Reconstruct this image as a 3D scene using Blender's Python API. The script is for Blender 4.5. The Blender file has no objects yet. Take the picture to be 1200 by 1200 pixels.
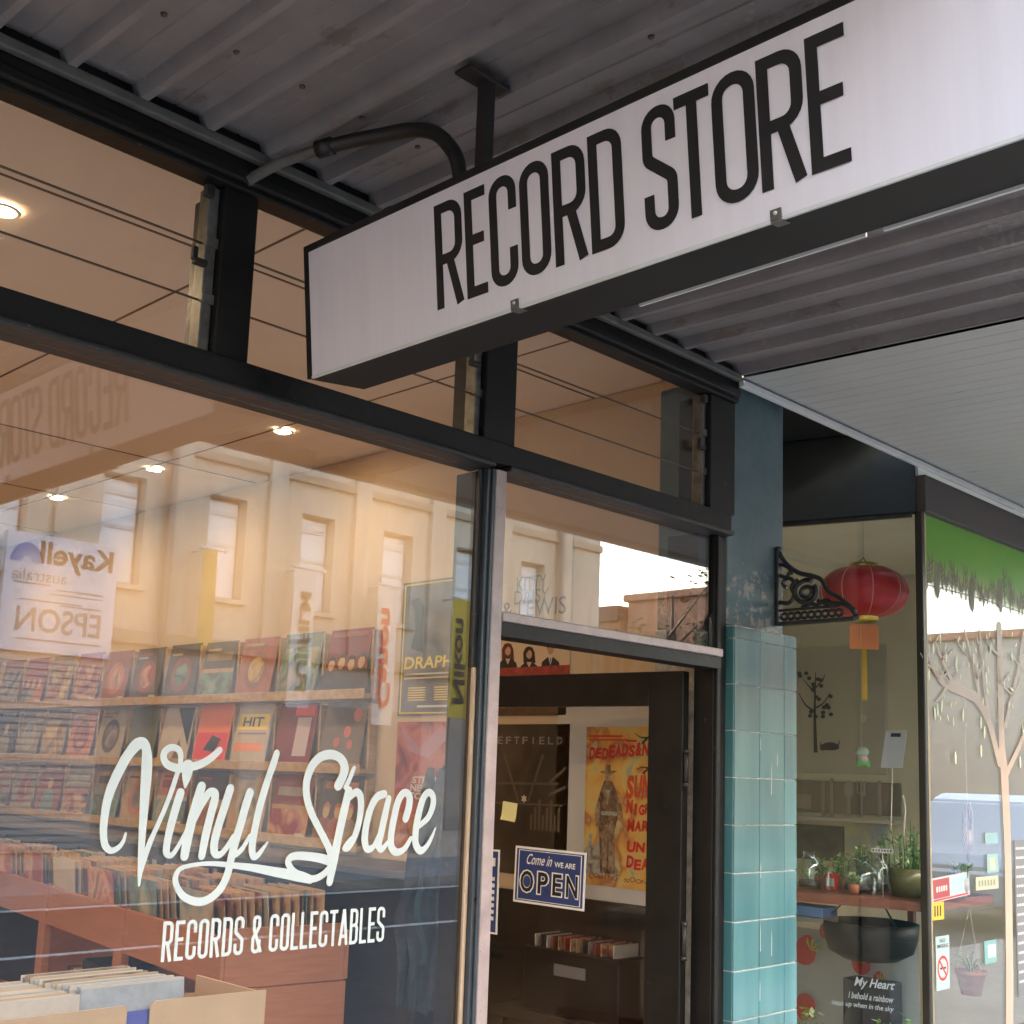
import bpy, bmesh, math, random
from mathutils import Matrix, Vector
random.seed(7)
R = math.radians
C = bpy.context.scene.collection
SC = bpy.context.scene

# ------------------------------------------------------------------ camera, sky, sun, exposure
EYE = Vector((0.0, -2.34, 1.62))
YAW, PITCH, ROLL, FPX, CYP = 0.793963749, 0.152348515, 0.0351694899, 1405.47197, 691.147585
_cy, _sy, _cp, _sp, _cr, _sr = math.cos(YAW), math.sin(YAW), math.cos(PITCH), math.sin(PITCH), math.cos(ROLL), math.sin(ROLL)
_f = Vector((_sy * _cp, _cy * _cp, _sp)); _r = Vector((_cy, -_sy, 0)); _u = _r.cross(_f)
RGT = _cr * _r + _sr * _u
UPV = -_sr * _r + _cr * _u
FWD = _f
cam = bpy.data.cameras.new('camera'); cam_o = bpy.data.objects.new('camera', cam); C.objects.link(cam_o)
cm = Matrix.Identity(4)
for i in range(3):
    cm[i][0] = RGT[i]; cm[i][1] = UPV[i]; cm[i][2] = -FWD[i]; cm[i][3] = EYE[i]
cam_o.matrix_world = cm
cam.sensor_width = 36; cam.sensor_fit = 'HORIZONTAL'; cam.lens = FPX / 1200 * 36
cam.shift_x = 0.0; cam.shift_y = (CYP - 600) / 1200
cam.clip_start = 0.05; cam.clip_end = 2000
SC.camera = cam_o

SUN_EL, SUN_ROT = R(15), R(172)
w = bpy.data.worlds.new('World'); SC.world = w; w.use_nodes = True
nt = w.node_tree; nt.nodes.clear()
wo = nt.nodes.new('ShaderNodeOutputWorld'); bg = nt.nodes.new('ShaderNodeBackground'); sk = nt.nodes.new('ShaderNodeTexSky')
sk.sky_type = 'NISHITA'; sk.sun_disc = False; sk.sun_elevation = SUN_EL; sk.sun_rotation = SUN_ROT
sk.air_density = 1.0; sk.dust_density = 4.0; sk.ozone_density = 0.4
bg.inputs['Strength'].default_value = 0.15
nt.links.new(sk.outputs[0], bg.inputs['Color']); nt.links.new(bg.outputs[0], wo.inputs['Surface'])
sun = bpy.data.lights.new('sun', 'SUN'); sun.energy = 2.0; sun.angle = R(0.5); sun.color = (1.0, 0.86, 0.7)
sun_o = bpy.data.objects.new('sun', sun); C.objects.link(sun_o)
sd = Vector((math.sin(SUN_ROT) * math.cos(SUN_EL), math.cos(SUN_ROT) * math.cos(SUN_EL), math.sin(SUN_EL)))
sun_o.rotation_euler = sd.to_track_quat('Z', 'Y').to_euler(); sun_o.location = (0, 0, 30)
SC.view_settings.view_transform = 'Standard'; SC.view_settings.look = 'None'
SC.view_settings.exposure = 3.9; SC.view_settings.gamma = 1.0
SC.render.engine = 'CYCLES'
cy = SC.cycles
cy.use_denoising = True; cy.max_bounces = 8; cy.diffuse_bounces = 4; cy.glossy_bounces = 5
cy.transparent_max_bounces = 24; cy.transmission_bounces = 8; cy.sample_clamp_indirect = 6.0
cy.caustics_reflective = False; cy.caustics_refractive = False
LAMP = 2.7           # power of each shop downlight

# ------------------------------------------------------------------ pixel helpers (photograph measured at 1200 px)
def ray(x, y): return RGT * ((x - 600) / FPX) + UPV * (-(y - CYP) / FPX) + FWD
def onY(x, y, Y=0.0):
    d = ray(x, y); return EYE + d * ((Y - EYE.y) / d.y)
def onX(x, y, X):
    d = ray(x, y); return EYE + d * ((X - EYE.x) / d.x)
def onZ(x, y, Z):
    d = ray(x, y); return EYE + d * ((Z - EYE.z) / d.z)
def onP(x, y, p0, n):
    d = ray(x, y); return EYE + d * ((Vector(p0) - EYE).dot(n) / d.dot(n))

# ------------------------------------------------------------------ materials
MATS = {}
def nodes(m):
    m.use_nodes = True; return m.node_tree
def mat(name, col, rough=0.6, metal=0.0, var=0.0, vscale=6.0, bump=0.0, bscale=40.0, col2=None, coat=0.0, spec=0.5, streak=None, emit=None):
    if name in MATS: return MATS[name]
    m = bpy.data.materials.new(name); t = nodes(m); b = t.nodes['Principled BSDF']
    b.inputs['Base Color'].default_value = (*col, 1); b.inputs['Roughness'].default_value = rough
    b.inputs['Metallic'].default_value = metal; b.inputs['Specular IOR Level'].default_value = spec
    if coat: b.inputs['Coat Weight'].default_value = coat
    if emit: b.inputs['Emission Color'].default_value = (*emit[0], 1); b.inputs['Emission Strength'].default_value = emit[1]
    tc = t.nodes.new('ShaderNodeTexCoord')
    vec = tc.outputs['Object']
    if streak:
        mp = t.nodes.new('ShaderNodeMapping'); mp.inputs['Scale'].default_value = streak
        t.links.new(vec, mp.inputs[0]); vec = mp.outputs[0]
    if var or col2:
        n = t.nodes.new('ShaderNodeTexNoise'); n.inputs['Scale'].default_value = vscale; n.inputs['Detail'].default_value = 6; n.inputs['Roughness'].default_value = 0.65
        t.links.new(vec, n.inputs['Vector'])
        rp = t.nodes.new('ShaderNodeValToRGB')
        rp.color_ramp.elements[0].position = 0.32; rp.color_ramp.elements[1].position = 0.68
        c2 = col2 or tuple(min(1, c * (1 + var)) for c in col); c1 = col if col2 else tuple(c * (1 - var) for c in col)
        rp.color_ramp.elements[0].color = (*c1, 1); rp.color_ramp.elements[1].color = (*c2, 1)
        t.links.new(n.outputs['Fac'], rp.inputs[0]); t.links.new(rp.outputs[0], b.inputs['Base Color'])
        mr = t.nodes.new('ShaderNodeMapRange'); mr.inputs[3].default_value = max(0.02, rough - 0.1); mr.inputs[4].default_value = min(1, rough + 0.12)
        t.links.new(n.outputs['Fac'], mr.inputs[0]); t.links.new(mr.outputs[0], b.inputs['Roughness'])
    if bump:
        n2 = t.nodes.new('ShaderNodeTexNoise'); n2.inputs['Scale'].default_value = bscale; n2.inputs['Detail'].default_value = 4
        t.links.new(tc.outputs['Object'], n2.inputs['Vector'])
        bp = t.nodes.new('ShaderNodeBump'); bp.inputs['Strength'].default_value = bump; bp.inputs['Distance'].default_value = 0.01
        t.links.new(n2.outputs['Fac'], bp.inputs['Height']); t.links.new(bp.outputs[0], b.inputs['Normal'])
    MATS[name] = m; return m

def glass_mat(name, tint=(1, 1, 1), f0=0.045, rough=0.0):
    """thin clear pane: transparent + mirror by Schlick's law on |N.V|"""
    if name in MATS: return MATS[name]
    m = bpy.data.materials.new(name); t = nodes(m); t.nodes.remove(t.nodes['Principled BSDF'])
    out = t.nodes['Material Output']
    g = t.nodes.new('ShaderNodeNewGeometry'); dp = t.nodes.new('ShaderNodeVectorMath'); dp.operation = 'DOT_PRODUCT'
    t.links.new(g.outputs['Incoming'], dp.inputs[0]); t.links.new(g.outputs['Normal'], dp.inputs[1])
    def mth(op, a, b=None):
        n = t.nodes.new('ShaderNodeMath'); n.operation = op
        for i, v in enumerate((a, b)):
            if v is None: continue
            if isinstance(v, (int, float)): n.inputs[i].default_value = v
            else: t.links.new(v, n.inputs[i])
        return n.outputs[0]
    a = mth('ABSOLUTE', dp.outputs['Value']); q = mth('SUBTRACT', 1.0, a); p5 = mth('POWER', q, 5.0)
    fr = mth('ADD', mth('MULTIPLY', p5, 1 - f0), f0)
    tr = t.nodes.new('ShaderNodeBsdfTransparent'); tr.inputs[0].default_value = (*tint, 1)
    gl = t.nodes.new('ShaderNodeBsdfGlossy'); gl.inputs['Roughness'].default_value = rough; gl.inputs['Color'].default_value = (1, 1, 1, 1)
    mx = t.nodes.new('ShaderNodeMixShader')
    t.links.new(fr, mx.inputs[0]); t.links.new(tr.outputs[0], mx.inputs[1]); t.links.new(gl.outputs[0], mx.inputs[2])
    t.links.new(mx.outputs[0], out.inputs['Surface'])
    MATS[name] = m; return m

def print_mat(name, cols, scale=5.0, seed=0.0, kind='noise', rough=0.35, stretch=(1, 1, 1), rnd=False):
    """printed artwork: hard colour patches from noise / voronoi"""
    if name in MATS: return MATS[name]
    m = bpy.data.materials.new(name); t = nodes(m); b = t.nodes['Principled BSDF']; b.inputs['Roughness'].default_value = rough
    tc = t.nodes.new('ShaderNodeTexCoord'); mp = t.nodes.new('ShaderNodeMapping'); mp.inputs['Scale'].default_value = stretch
    mp.inputs['Location'].default_value = (seed, seed * 1.7, seed * .3)
    t.links.new(tc.outputs['Object'], mp.inputs[0]); vec = mp.outputs[0]
    if rnd:
        oi = t.nodes.new('ShaderNodeObjectInfo'); va = t.nodes.new('ShaderNodeVectorMath'); va.operation = 'MULTIPLY_ADD'
        va.inputs[1].default_value = (37, 53, 71)
        t.links.new(oi.outputs['Random'], va.inputs[0]); t.links.new(vec, va.inputs[2]); vec = va.outputs[0]
    if kind == 'voronoi':
        n = t.nodes.new('ShaderNodeTexVoronoi'); n.inputs['Scale'].default_value = scale; o = n.outputs['Distance']
    else:
        n = t.nodes.new('ShaderNodeTexNoise'); n.inputs['Scale'].default_value = scale; n.inputs['Detail'].default_value = 3; n.inputs['Distortion'].default_value = 0.8; o = n.outputs['Fac']
    t.links.new(vec, n.inputs['Vector'])
    rp = t.nodes.new('ShaderNodeValToRGB'); e = rp.color_ramp.elements
    lo, hi = (0.3, 0.7) if kind != 'voronoi' else (0.1, 0.8)
    while len(e) < len(cols): e.new(0.5)
    for i, c in enumerate(cols):
        e[i].position = lo + (hi - lo) * i / max(1, len(cols) - 1); e[i].color = (*c, 1)
    t.links.new(o, rp.inputs[0]); t.links.new(rp.outputs[0], b.inputs['Base Color'])
    MATS[name] = m; return m

FRAME = mat('dark_frame_paint', (0.0100, 0.0088, 0.0078), 0.46, var=0.35, vscale=9, bump=0.12, bscale=30, streak=(1, 1, 1), spec=.3)
FRAME2 = mat('worn_frame_paint', (0.025, 0.0225, 0.021), 0.42, var=0.3, vscale=14, bump=0.1)
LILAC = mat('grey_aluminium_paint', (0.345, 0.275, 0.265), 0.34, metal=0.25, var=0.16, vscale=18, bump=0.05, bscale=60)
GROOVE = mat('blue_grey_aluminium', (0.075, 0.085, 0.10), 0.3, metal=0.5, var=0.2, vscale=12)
TAN = mat('bead_tan_reflection', (0.38, 0.28, 0.195), 0.75, var=0.25, vscale=8, streak=(6, 6, .6))
CHAN = mat('louvre_channel_metal', (0.17, 0.165, 0.15), 0.45, metal=0.6, var=0.4, vscale=25)
GLASS = glass_mat('window_glass', (0.985, 0.99, 0.985), 0.080)
GLASS_D = glass_mat('door_glass', (0.93, 0.935, 0.94), 0.032)
GLASS_J = glass_mat('jar_glass', (0.9, 0.94, 0.92), 0.08, 0.02)
GLASS_L = glass_mat('louvre_glass', (0.96, 0.97, 0.96), 0.03)
SOFFIT = mat('awning_sheet_paint', (0.215, 0.196, 0.200), 0.5, var=0.14, vscale=5, bump=0.05, bscale=12)
PALE_SOFFIT = mat('pale_soffit_paint', (0.44, 0.445, 0.435), 0.5, var=0.05, vscale=3, bump=0.03)
PALE_TRIM = mat('pale_trim_paint', (0.60, 0.60, 0.59), 0.5, var=0.08, vscale=10)
TRIM = mat('awning_trim_paint', (0.10, 0.097, 0.085), 0.5, var=0.25, vscale=15)
STEEL = mat('black_steel', (0.018, 0.016, 0.015), 0.5, var=0.3, vscale=20, bump=0.1)
SIGNBLACK = mat('sign_box_black', (0.0165, 0.0155, 0.015), 0.6, var=0.35, vscale=5, spec=.2)
SIGNWHITE = mat('sign_face_white', (0.73, 0.685, 0.755), 0.42, var=0.035, vscale=3.0, streak=(9, .5, 1), bump=.02, bscale=2)
INK = mat('black_ink', (0.012, 0.011, 0.012), 0.45, var=0.2, vscale=6)
VINYL = mat('pale_vinyl_film', (0.43, 0.485, 0.50), 0.35, var=0.02)
WHITE = mat('white_paint', (0.74, 0.73, 0.70), 0.5, var=0.05, vscale=4)
PAPER = mat('white_paper', (0.62, 0.59, 0.55), 0.6, var=0.05, vscale=4)
CREAMW = mat('shop_wall_cream', (0.64, 0.49, 0.335), 0.7, var=0.05, vscale=2, bump=0.04)
CEIL = mat('shop_ceiling_paint', (0.80, 0.70, 0.64), 0.7, var=0.03, vscale=1.5)
JOINT = mat('dark_ceiling_joint', (0.20, 0.13, 0.09), 0.8)  # dark colour of the thin lines along the ceiling joints
FLOORW = mat('shop_floorboards', (0.46, 0.36, 0.26), 0.5, var=0.3, vscale=3, streak=(8, .6, 1))
SHELFW = mat('pale_shelf_timber', (0.50, 0.33, 0.17), 0.45, var=0.2, vscale=4, streak=(1, 5, 8))
BINW = mat('red_brown_bin_timber', (0.37, 0.155, 0.085), 0.45, var=0.13, vscale=5, streak=(1.2, .6, 14), bump=.06, bscale=25)
CARD = mat('crate_cardboard', (0.60, 0.43, 0.29), 0.7, var=0.06, vscale=6, bump=0.05)
BLACKW = mat('black_cupboard', (0.007, 0.0075, 0.009), 0.5, var=0.2, vscale=6)
CONC = mat('footpath_concrete', (0.36, 0.345, 0.325), 0.85, var=0.25, vscale=3, bump=0.3, bscale=60)
ASPH = mat('road_asphalt', (0.085, 0.084, 0.085), 0.85, var=0.3, vscale=5, bump=0.4, bscale=120)
LINEP = mat('road_line_paint', (0.75, 0.74, 0.70), 0.7, var=0.15, vscale=9)
CREAMB = mat('cream_render', (0.60, 0.53, 0.42), 0.75, var=0.17, vscale=1.6, bump=0.1, bscale=20, streak=(2.2, 2.2, .35))
CREAMD = mat('cream_render_darker', (0.45, 0.36, 0.26), 0.75, var=0.08, vscale=1.2)
BRICKP = mat('pinkish_brick', (0.42, 0.24, 0.17), 0.8, var=0.25, vscale=7, bump=0.2)
BRIGHTW = mat('window_blind_white', (0.88, 0.90, 0.92), 0.3)
CLAD = mat('upper_wall_render', (0.35, 0.32, 0.29), 0.8, var=0.15, vscale=2, bump=0.1)
IRON = mat('cast_iron_paint', (0.022, 0.021, 0.020), 0.42, var=0.4, vscale=40, bump=0.3, bscale=90)
GOLD = mat('gold_foil', (0.80, 0.58, 0.12), 0.28, metal=0.85)
YEL = mat('yellow_cord', (0.80, 0.50, 0.04), 0.5)
ORG = mat('orange_paper', (0.80, 0.24, 0.07), 0.5, var=0.08)
CREAMN = mat('neighbour_wall_olive_cream', (0.74, 0.69, 0.53), 0.75, var=0.06, vscale=2)
TAUPE = mat('taupe_panel', (0.26, 0.215, 0.17), 0.6, var=0.08)
DARKD = mat('dark_decal', (0.05, 0.05, 0.045), 0.6)
REDWOOD = mat('red_timber_shelf', (0.24, 0.07, 0.04), 0.4, var=0.25, vscale=5, streak=(1, 4, 8))
GREEN = mat('leaf_green', (0.10, 0.22, 0.05), 0.5, var=0.4, vscale=20)
PALEGREEN = mat('pale_leaf', (0.48, 0.58, 0.30), 0.5, var=0.3, vscale=20)
TERRA = mat('terracotta', (0.42, 0.13, 0.08), 0.6, var=0.15, vscale=15)
OLIVEPOT = mat('olive_glaze', (0.14, 0.13, 0.05), 0.3, var=0.3, vscale=8)
BLACKP = mat('black_plastic', (0.007, 0.008, 0.010), 0.45, var=0.2, vscale=6, spec=.22)
NAVY = mat('navy_print', (0.028, 0.05, 0.17), 0.4, var=0.1)
BLUEB = mat('blue_box', (0.14, 0.30, 0.68), 0.5, var=0.05)
RED = mat('red_ink', (0.68, 0.025, 0.02), 0.45, var=0.1)
YELI = mat('yellow_ink', (0.82, 0.62, 0.05), 0.45)
STRING = mat('pale_string', (0.65, 0.60, 0.52), 0.7)
DECALT = mat('pink_tan_decal', (0.50, 0.365, 0.275), 0.5, var=0.06, vscale=6)
DECALC = mat('cream_leaf_decal', (0.72, 0.74, 0.42), 0.5)
SHIRT = mat('dark_cloth', (0.022, 0.027, 0.033), 0.85, var=0.4, vscale=12, bump=0.4, bscale=60)
TEAL = mat('teal_cloth', (0.025, 0.045, 0.05), 0.85, var=0.3, vscale=20)

def chips(m, col, th=.70, scale=38.0, stretch=(1, 1, 1)):
    t = m.node_tree; b = t.nodes['Principled BSDF']; tc = t.nodes.new('ShaderNodeTexCoord'); mp = t.nodes.new('ShaderNodeMapping'); mp.inputs['Scale'].default_value = stretch
    n = t.nodes.new('ShaderNodeTexNoise'); n.inputs['Scale'].default_value = scale; n.inputs['Detail'].default_value = 7; n.inputs['Roughness'].default_value = .7
    t.links.new(tc.outputs['Object'], mp.inputs[0]); t.links.new(mp.outputs[0], n.inputs['Vector'])
    r = t.nodes.new('ShaderNodeMapRange'); r.inputs[1].default_value = th; r.inputs[2].default_value = th + .03; t.links.new(n.outputs['Fac'], r.inputs[0])
    mx = t.nodes.new('ShaderNodeMix'); mx.data_type = 'RGBA'; mx.inputs['B'].default_value = (*col, 1)
    l = b.inputs['Base Color'].links
    if l: t.links.new(l[0].from_socket, mx.inputs['A'])
    else: mx.inputs['A'].default_value = b.inputs['Base Color'].default_value
    t.links.new(r.outputs[0], mx.inputs['Factor']); t.links.new(mx.outputs['Result'], b.inputs['Base Color'])
chips(FRAME, (.075, .068, .058), .665, 26, (1, 1, 1)); chips(FRAME2, (.13, .12, .105), .65, 28); chips(LILAC, (.12, .105, .10), .66, 40); chips(SIGNBLACK, (.06, .058, .055), .68, 20)
chips(SIGNWHITE, (.42, .40, .42), .735, 16); chips(BINW, (.40, .20, .12), .70, 22, (1, 1, .5)); chips(SHELFW, (.30, .19, .10), .68, 20); chips(CARD, (.42, .29, .20), .68, 14)

# ------------------------------------------------------------------ object helpers
WM = {}
def set_tag(o, label=None, cat=None, group=None, kind=None):
    if label: o['label'] = label
    if cat: o['category'] = cat
    if group: o['group'] = group
    if kind: o['kind'] = kind
    return o
def thing(name, label, cat, loc=(0, 0, 0), M=None, group=None):
    o = bpy.data.objects.new(name, None); C.objects.link(o); o.empty_display_size = 0.1
    m = M if M is not None else Matrix.Translation(loc)
    o.matrix_basis = m; WM[o.name] = m.copy()
    return set_tag(o, label, cat, group)
def frame(o, right, up):
    r, u = Vector(right).normalized(), Vector(up).normalized(); n = r.cross(u)
    return Matrix(((r.x, u.x, n.x, o[0]), (r.y, u.y, n.y, o[1]), (r.z, u.z, n.z, o[2]), (0, 0, 0, 1)))
I4 = Matrix.Identity(4)

class MB:
    def __init__(s): s.bm = bmesh.new(); s.ms = []
    def mi(s, m):
        if m not in s.ms: s.ms.append(m)
        return s.ms.index(m)
    def box(s, a, b, m=None, bev=0.0, M=None):
        t = bmesh.new(); bmesh.ops.create_cube(t, size=1)
        c = [(a[i] + b[i]) / 2 for i in range(3)]; d = [abs(b[i] - a[i]) for i in range(3)]
        for v in t.verts: v.co = Vector((c[i] + v.co[i] * d[i] for i in range(3)))
        if bev: bmesh.ops.bevel(t, geom=t.edges[:], offset=min(bev, min(d) * .45), segments=2, affect='EDGES', profile=0.5)
        return s.add(t, m, M)
    def add(s, t, m=None, M=None, smooth=False):
        k = s.mi(m) if m else 0; vm = {}
        for v in t.verts: vm[v] = s.bm.verts.new(M @ v.co if M else v.co)
        for f in t.faces:
            try:
                nf = s.bm.faces.new([vm[v] for v in f.verts]); nf.material_index = k; nf.smooth = smooth or f.smooth
            except ValueError: pass
        t.free(); return s
    def poly(s, pts, m=None, M=None, ext=None, smooth=False):
        """flat polygon; ext = extrusion vector"""
        t = bmesh.new(); vs = [t.verts.new(Vector(p)) for p in pts]; f = t.faces.new(vs)
        if ext is not None:
            r = bmesh.ops.extrude_face_region(t, geom=[f])
            for e in r['geom']:
                if isinstance(e, bmesh.types.BMVert): e.co += Vector(ext)
            bmesh.ops.recalc_face_normals(t, faces=t.faces[:])
        return s.add(t, m, M)
    def grid(s, rows, m=None, M=None, smooth=True):
        t = bmesh.new(); vv = [[t.verts.new(Vector(p)) for p in r] for r in rows]
        for i in range(len(vv) - 1):
            for j in range(len(vv[0]) - 1):
                t.faces.new((vv[i][j], vv[i][j + 1], vv[i + 1][j + 1], vv[i + 1][j])).smooth = smooth
        return s.add(t, m, M)
    def tube(s, pts, rad, m=None, n=8, M=None, caps=True):
        pts = [Vector(p) for p in pts]; rad = rad if isinstance(rad, (list, tuple)) else [rad] * len(pts)
        t = bmesh.new(); rings = []; prev = None
        for i, p in enumerate(pts):
            d = (pts[min(i + 1, len(pts) - 1)] - pts[max(i - 1, 0)]).normalized()
            if prev is None:
                a = Vector((0, 0, 1)) if abs(d.z) < .9 else Vector((1, 0, 0)); u = d.cross(a).normalized()
            else: u = (prev - d * prev.dot(d)).normalized()
            prev = u; v = d.cross(u)
            rings.append([t.verts.new(p + (u * math.cos(2 * math.pi * k / n) + v * math.sin(2 * math.pi * k / n)) * rad[i]) for k in range(n)])
        for a, b in zip(rings, rings[1:]):
            for k in range(n): t.faces.new((a[k], a[(k + 1) % n], b[(k + 1) % n], b[k])).smooth = True
        if caps:
            t.faces.new(rings[0][::-1]); t.faces.new(rings[-1])
        return s.add(t, m, M)
    def lathe(s, prof, m=None, n=24, M=None, caps=True, ribs=0, ribd=0.0):
        t = bmesh.new(); rings = []
        for r, z in prof:
            rings.append([t.verts.new(((r * (1 - ribd * (abs(math.sin(ribs * math.pi * k / n)) < .02 if ribs else 0))) * math.cos(2 * math.pi * k / n), r * math.sin(2 * math.pi * k / n), z)) for k in range(n)])
        for a, b in zip(rings, rings[1:]):
            for k in range(n): t.faces.new((a[k], a[(k + 1) % n], b[(k + 1) % n], b[k])).smooth = True
        if caps:
            if prof[0][0] > 1e-4: t.faces.new(rings[0][::-1])
            if prof[-1][0] > 1e-4: t.faces.new(rings[-1])
        return s.add(t, m, M)
    def ribbon(s, path, wid, m=None, M=None, z=0.0, caps=False, closed=False, zs_=0.0):
        """flat stroke in local xy; wid number or list"""
        P = [Vector((p[0], p[1])) for p in path]; n = len(P)
        W = wid if isinstance(wid, (list, tuple)) else [wid] * n
        t = bmesh.new(); L = []; Rr = []
        for i in range(n):
            if closed: a, b = P[(i - 1) % n], P[(i + 1) % n]
            else: a, b = P[max(i - 1, 0)], P[min(i + 1, n - 1)]
            d1 = (P[i] - a); d2 = (b - P[i])
            if d1.length < 1e-9: d1 = d2
            if d2.length < 1e-9: d2 = d1
            d1.normalize(); d2.normalize(); d = (d1 + d2)
            if d.length < 1e-6: d = d1
            d.normalize(); nn = Vector((-d.y, d.x)); c = max(0.5, nn.dot(Vector((-d1.y, d1.x))))
            L.append(P[i] + nn * W[i] / 2 / c); Rr.append(P[i] - nn * W[i] / 2 / c)
        lv = [t.verts.new((p.x, p.y, z + zs_ * i)) for i, p in enumerate(L)]; rv = [t.verts.new((p.x, p.y, z + zs_ * i)) for i, p in enumerate(Rr)]
        rng = range(n) if closed else range(n - 1)
        for i in rng:
            j = (i + 1) % n
            try: t.faces.new((rv[i], rv[j], lv[j], lv[i]))
            except ValueError: pass
        if caps and not closed:
            for idx, sgn in ((0, -1), (n - 1, 1)):
                dd = (P[1] - P[0]) if idx == 0 else (P[-1] - P[-2])
                dd.normalize(); cc = P[idx]; rr = W[idx] / 2; base = math.atan2(dd.y, dd.x)
                arc = []
                for k in range(1, 6):
                    an = base + (math.pi / 2 - math.pi * k / 6 if sgn > 0 else math.pi / 2 + math.pi * k / 6)
                    arc.append(t.verts.new((cc.x + rr * math.cos(an), cc.y + rr * math.sin(an), z + zs_ * idx)))
                if sgn > 0: t.faces.new([rv[idx]] + arc[::-1] + [lv[idx]])
                else: t.faces.new([lv[idx]] + arc + [rv[idx]])
        bmesh.ops.recalc_face_normals(t, faces=t.faces[:])
        for f in t.faces:
            if f.normal.z < 0: f.normal_flip()
        return s.add(t, m, M)
    def build(s, name, m=None, parent=None, loc=None, local=False, origin=None):
        if m is not None:
            if s.ms and len(s.ms) >= 1: pass
            else: s.ms = [m]
        me = bpy.data.meshes.new(name)
        if parent is not None:
            pw = WM[parent.name]
            if not local:
                iv = pw.inverted()
                for v in s.bm.verts: v.co = iv @ v.co
            mw = pw
        else:
            if origin is None and not local:
                xs = [v.co for v in s.bm.verts]
                origin = ((min(v.x for v in xs) + max(v.x for v in xs)) / 2, (min(v.y for v in xs) + max(v.y for v in xs)) / 2, min(v.z for v in xs))
            mw = Matrix.Translation(origin) if origin else (loc or I4)
            if not local:
                iv = mw.inverted()
                for v in s.bm.verts: v.co = iv @ v.co
        bmesh.ops.recalc_face_normals(s.bm, faces=s.bm.faces[:]) if False else None
        s.bm.to_mesh(me); s.bm.free()
        for k in s.ms: me.materials.append(k)
        o = bpy.data.objects.new(name, me); C.objects.link(o)
        if parent is not None: o.parent = parent
        else: o.matrix_basis = mw
        WM[o.name] = mw.copy()
        return o
def solo(mb, name, label, cat, m=None, group=None, kind=None, **k):
    o = mb.build(name, m, **k); return set_tag(o, label, cat, group, kind)
def copy_tree(o, parent=None):
    c = o.copy(); C.objects.link(c)
    if parent is not None: c.parent = parent
    WM[c.name] = (WM[parent.name] if parent is not None else c.matrix_basis).copy()
    for ch in list(o.children): copy_tree(ch, c)
    return c

# ---- lettering
def text_faces(body, bold=0.0):
    cu = bpy.data.curves.new('t', 'FONT'); cu.body = body; cu.size = 1; cu.offset = bold; cu.resolution_u = 3
    ob = bpy.data.objects.new('t', cu); C.objects.link(ob); bpy.context.view_layer.update()
    ev = ob.evaluated_get(bpy.context.evaluated_depsgraph_get()); me = bpy.data.meshes.new_from_object(ev)
    vs = [v.co.copy() for v in me.vertices]; fs = [tuple(p.vertices) for p in me.polygons]
    bpy.data.objects.remove(ob); bpy.data.curves.remove(cu); bpy.data.meshes.remove(me)
    return vs, fs
def put_text(mb, body, box, m, M=None, z=0.0, bold=0.0, slant=0.0, mirror=False):
    """fit a word into box (x0,y0,x1,y1) of the local plane"""
    vs, fs = text_faces(body, bold)
    if not vs: return
    x0, x1 = min(v.x for v in vs), max(v.x for v in vs); y0, y1 = min(v.y for v in vs), max(v.y for v in vs)
    t = bmesh.new(); nv = []
    for v in vs:
        u = (v.x - x0) / max(1e-6, x1 - x0); q = (v.y - y0) / max(1e-6, y1 - y0)
        if mirror: u = 1 - u
        nv.append(t.verts.new((box[0] + (box[2] - box[0]) * u + slant * q * (box[3] - box[1]), box[1] + (box[3] - box[1]) * q, z)))
    for f in fs:
        try: t.faces.new([nv[i] for i in f])
        except ValueError: pass
    mb.add(t, m, M)
def fil(pts, closed=False, seg=6):
    """polyline with rounded corners: (x,y,r)"""
    n = len(pts); out = []
    for i, p in enumerate(pts):
        r = p[2] if len(p) > 2 else 0
        if r <= 0 or (not closed and i in (0, n - 1)): out.append((p[0], p[1])); continue
        P = Vector(p[:2]); A = Vector(pts[(i - 1) % n][:2]); B = Vector(pts[(i + 1) % n][:2])
        a, b = (A - P), (B - P); la, lb = a.length, b.length; a.normalize(); b.normalize()
        ang = a.angle(b); d = min(r / math.tan(ang / 2), la * .5 if closed or i - 1 > 0 else la * .98, lb * .5 if closed or i + 1 < n - 1 else lb * .98)
        rr = d * math.tan(ang / 2); cen = P + (a + b).normalized() * (rr / math.sin(ang / 2))
        s0, s1 = P + a * d - cen, P + b * d - cen
        a0 = math.atan2(s0.y, s0.x); a1 = math.atan2(s1.y, s1.x); da = (a1 - a0 + math.pi) % (2 * math.pi) - math.pi
        for k in range(seg + 1):
            an = a0 + da * k / seg; out.append((cen.x + rr * math.cos(an), cen.y + rr * math.sin(an)))
    return out
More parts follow.
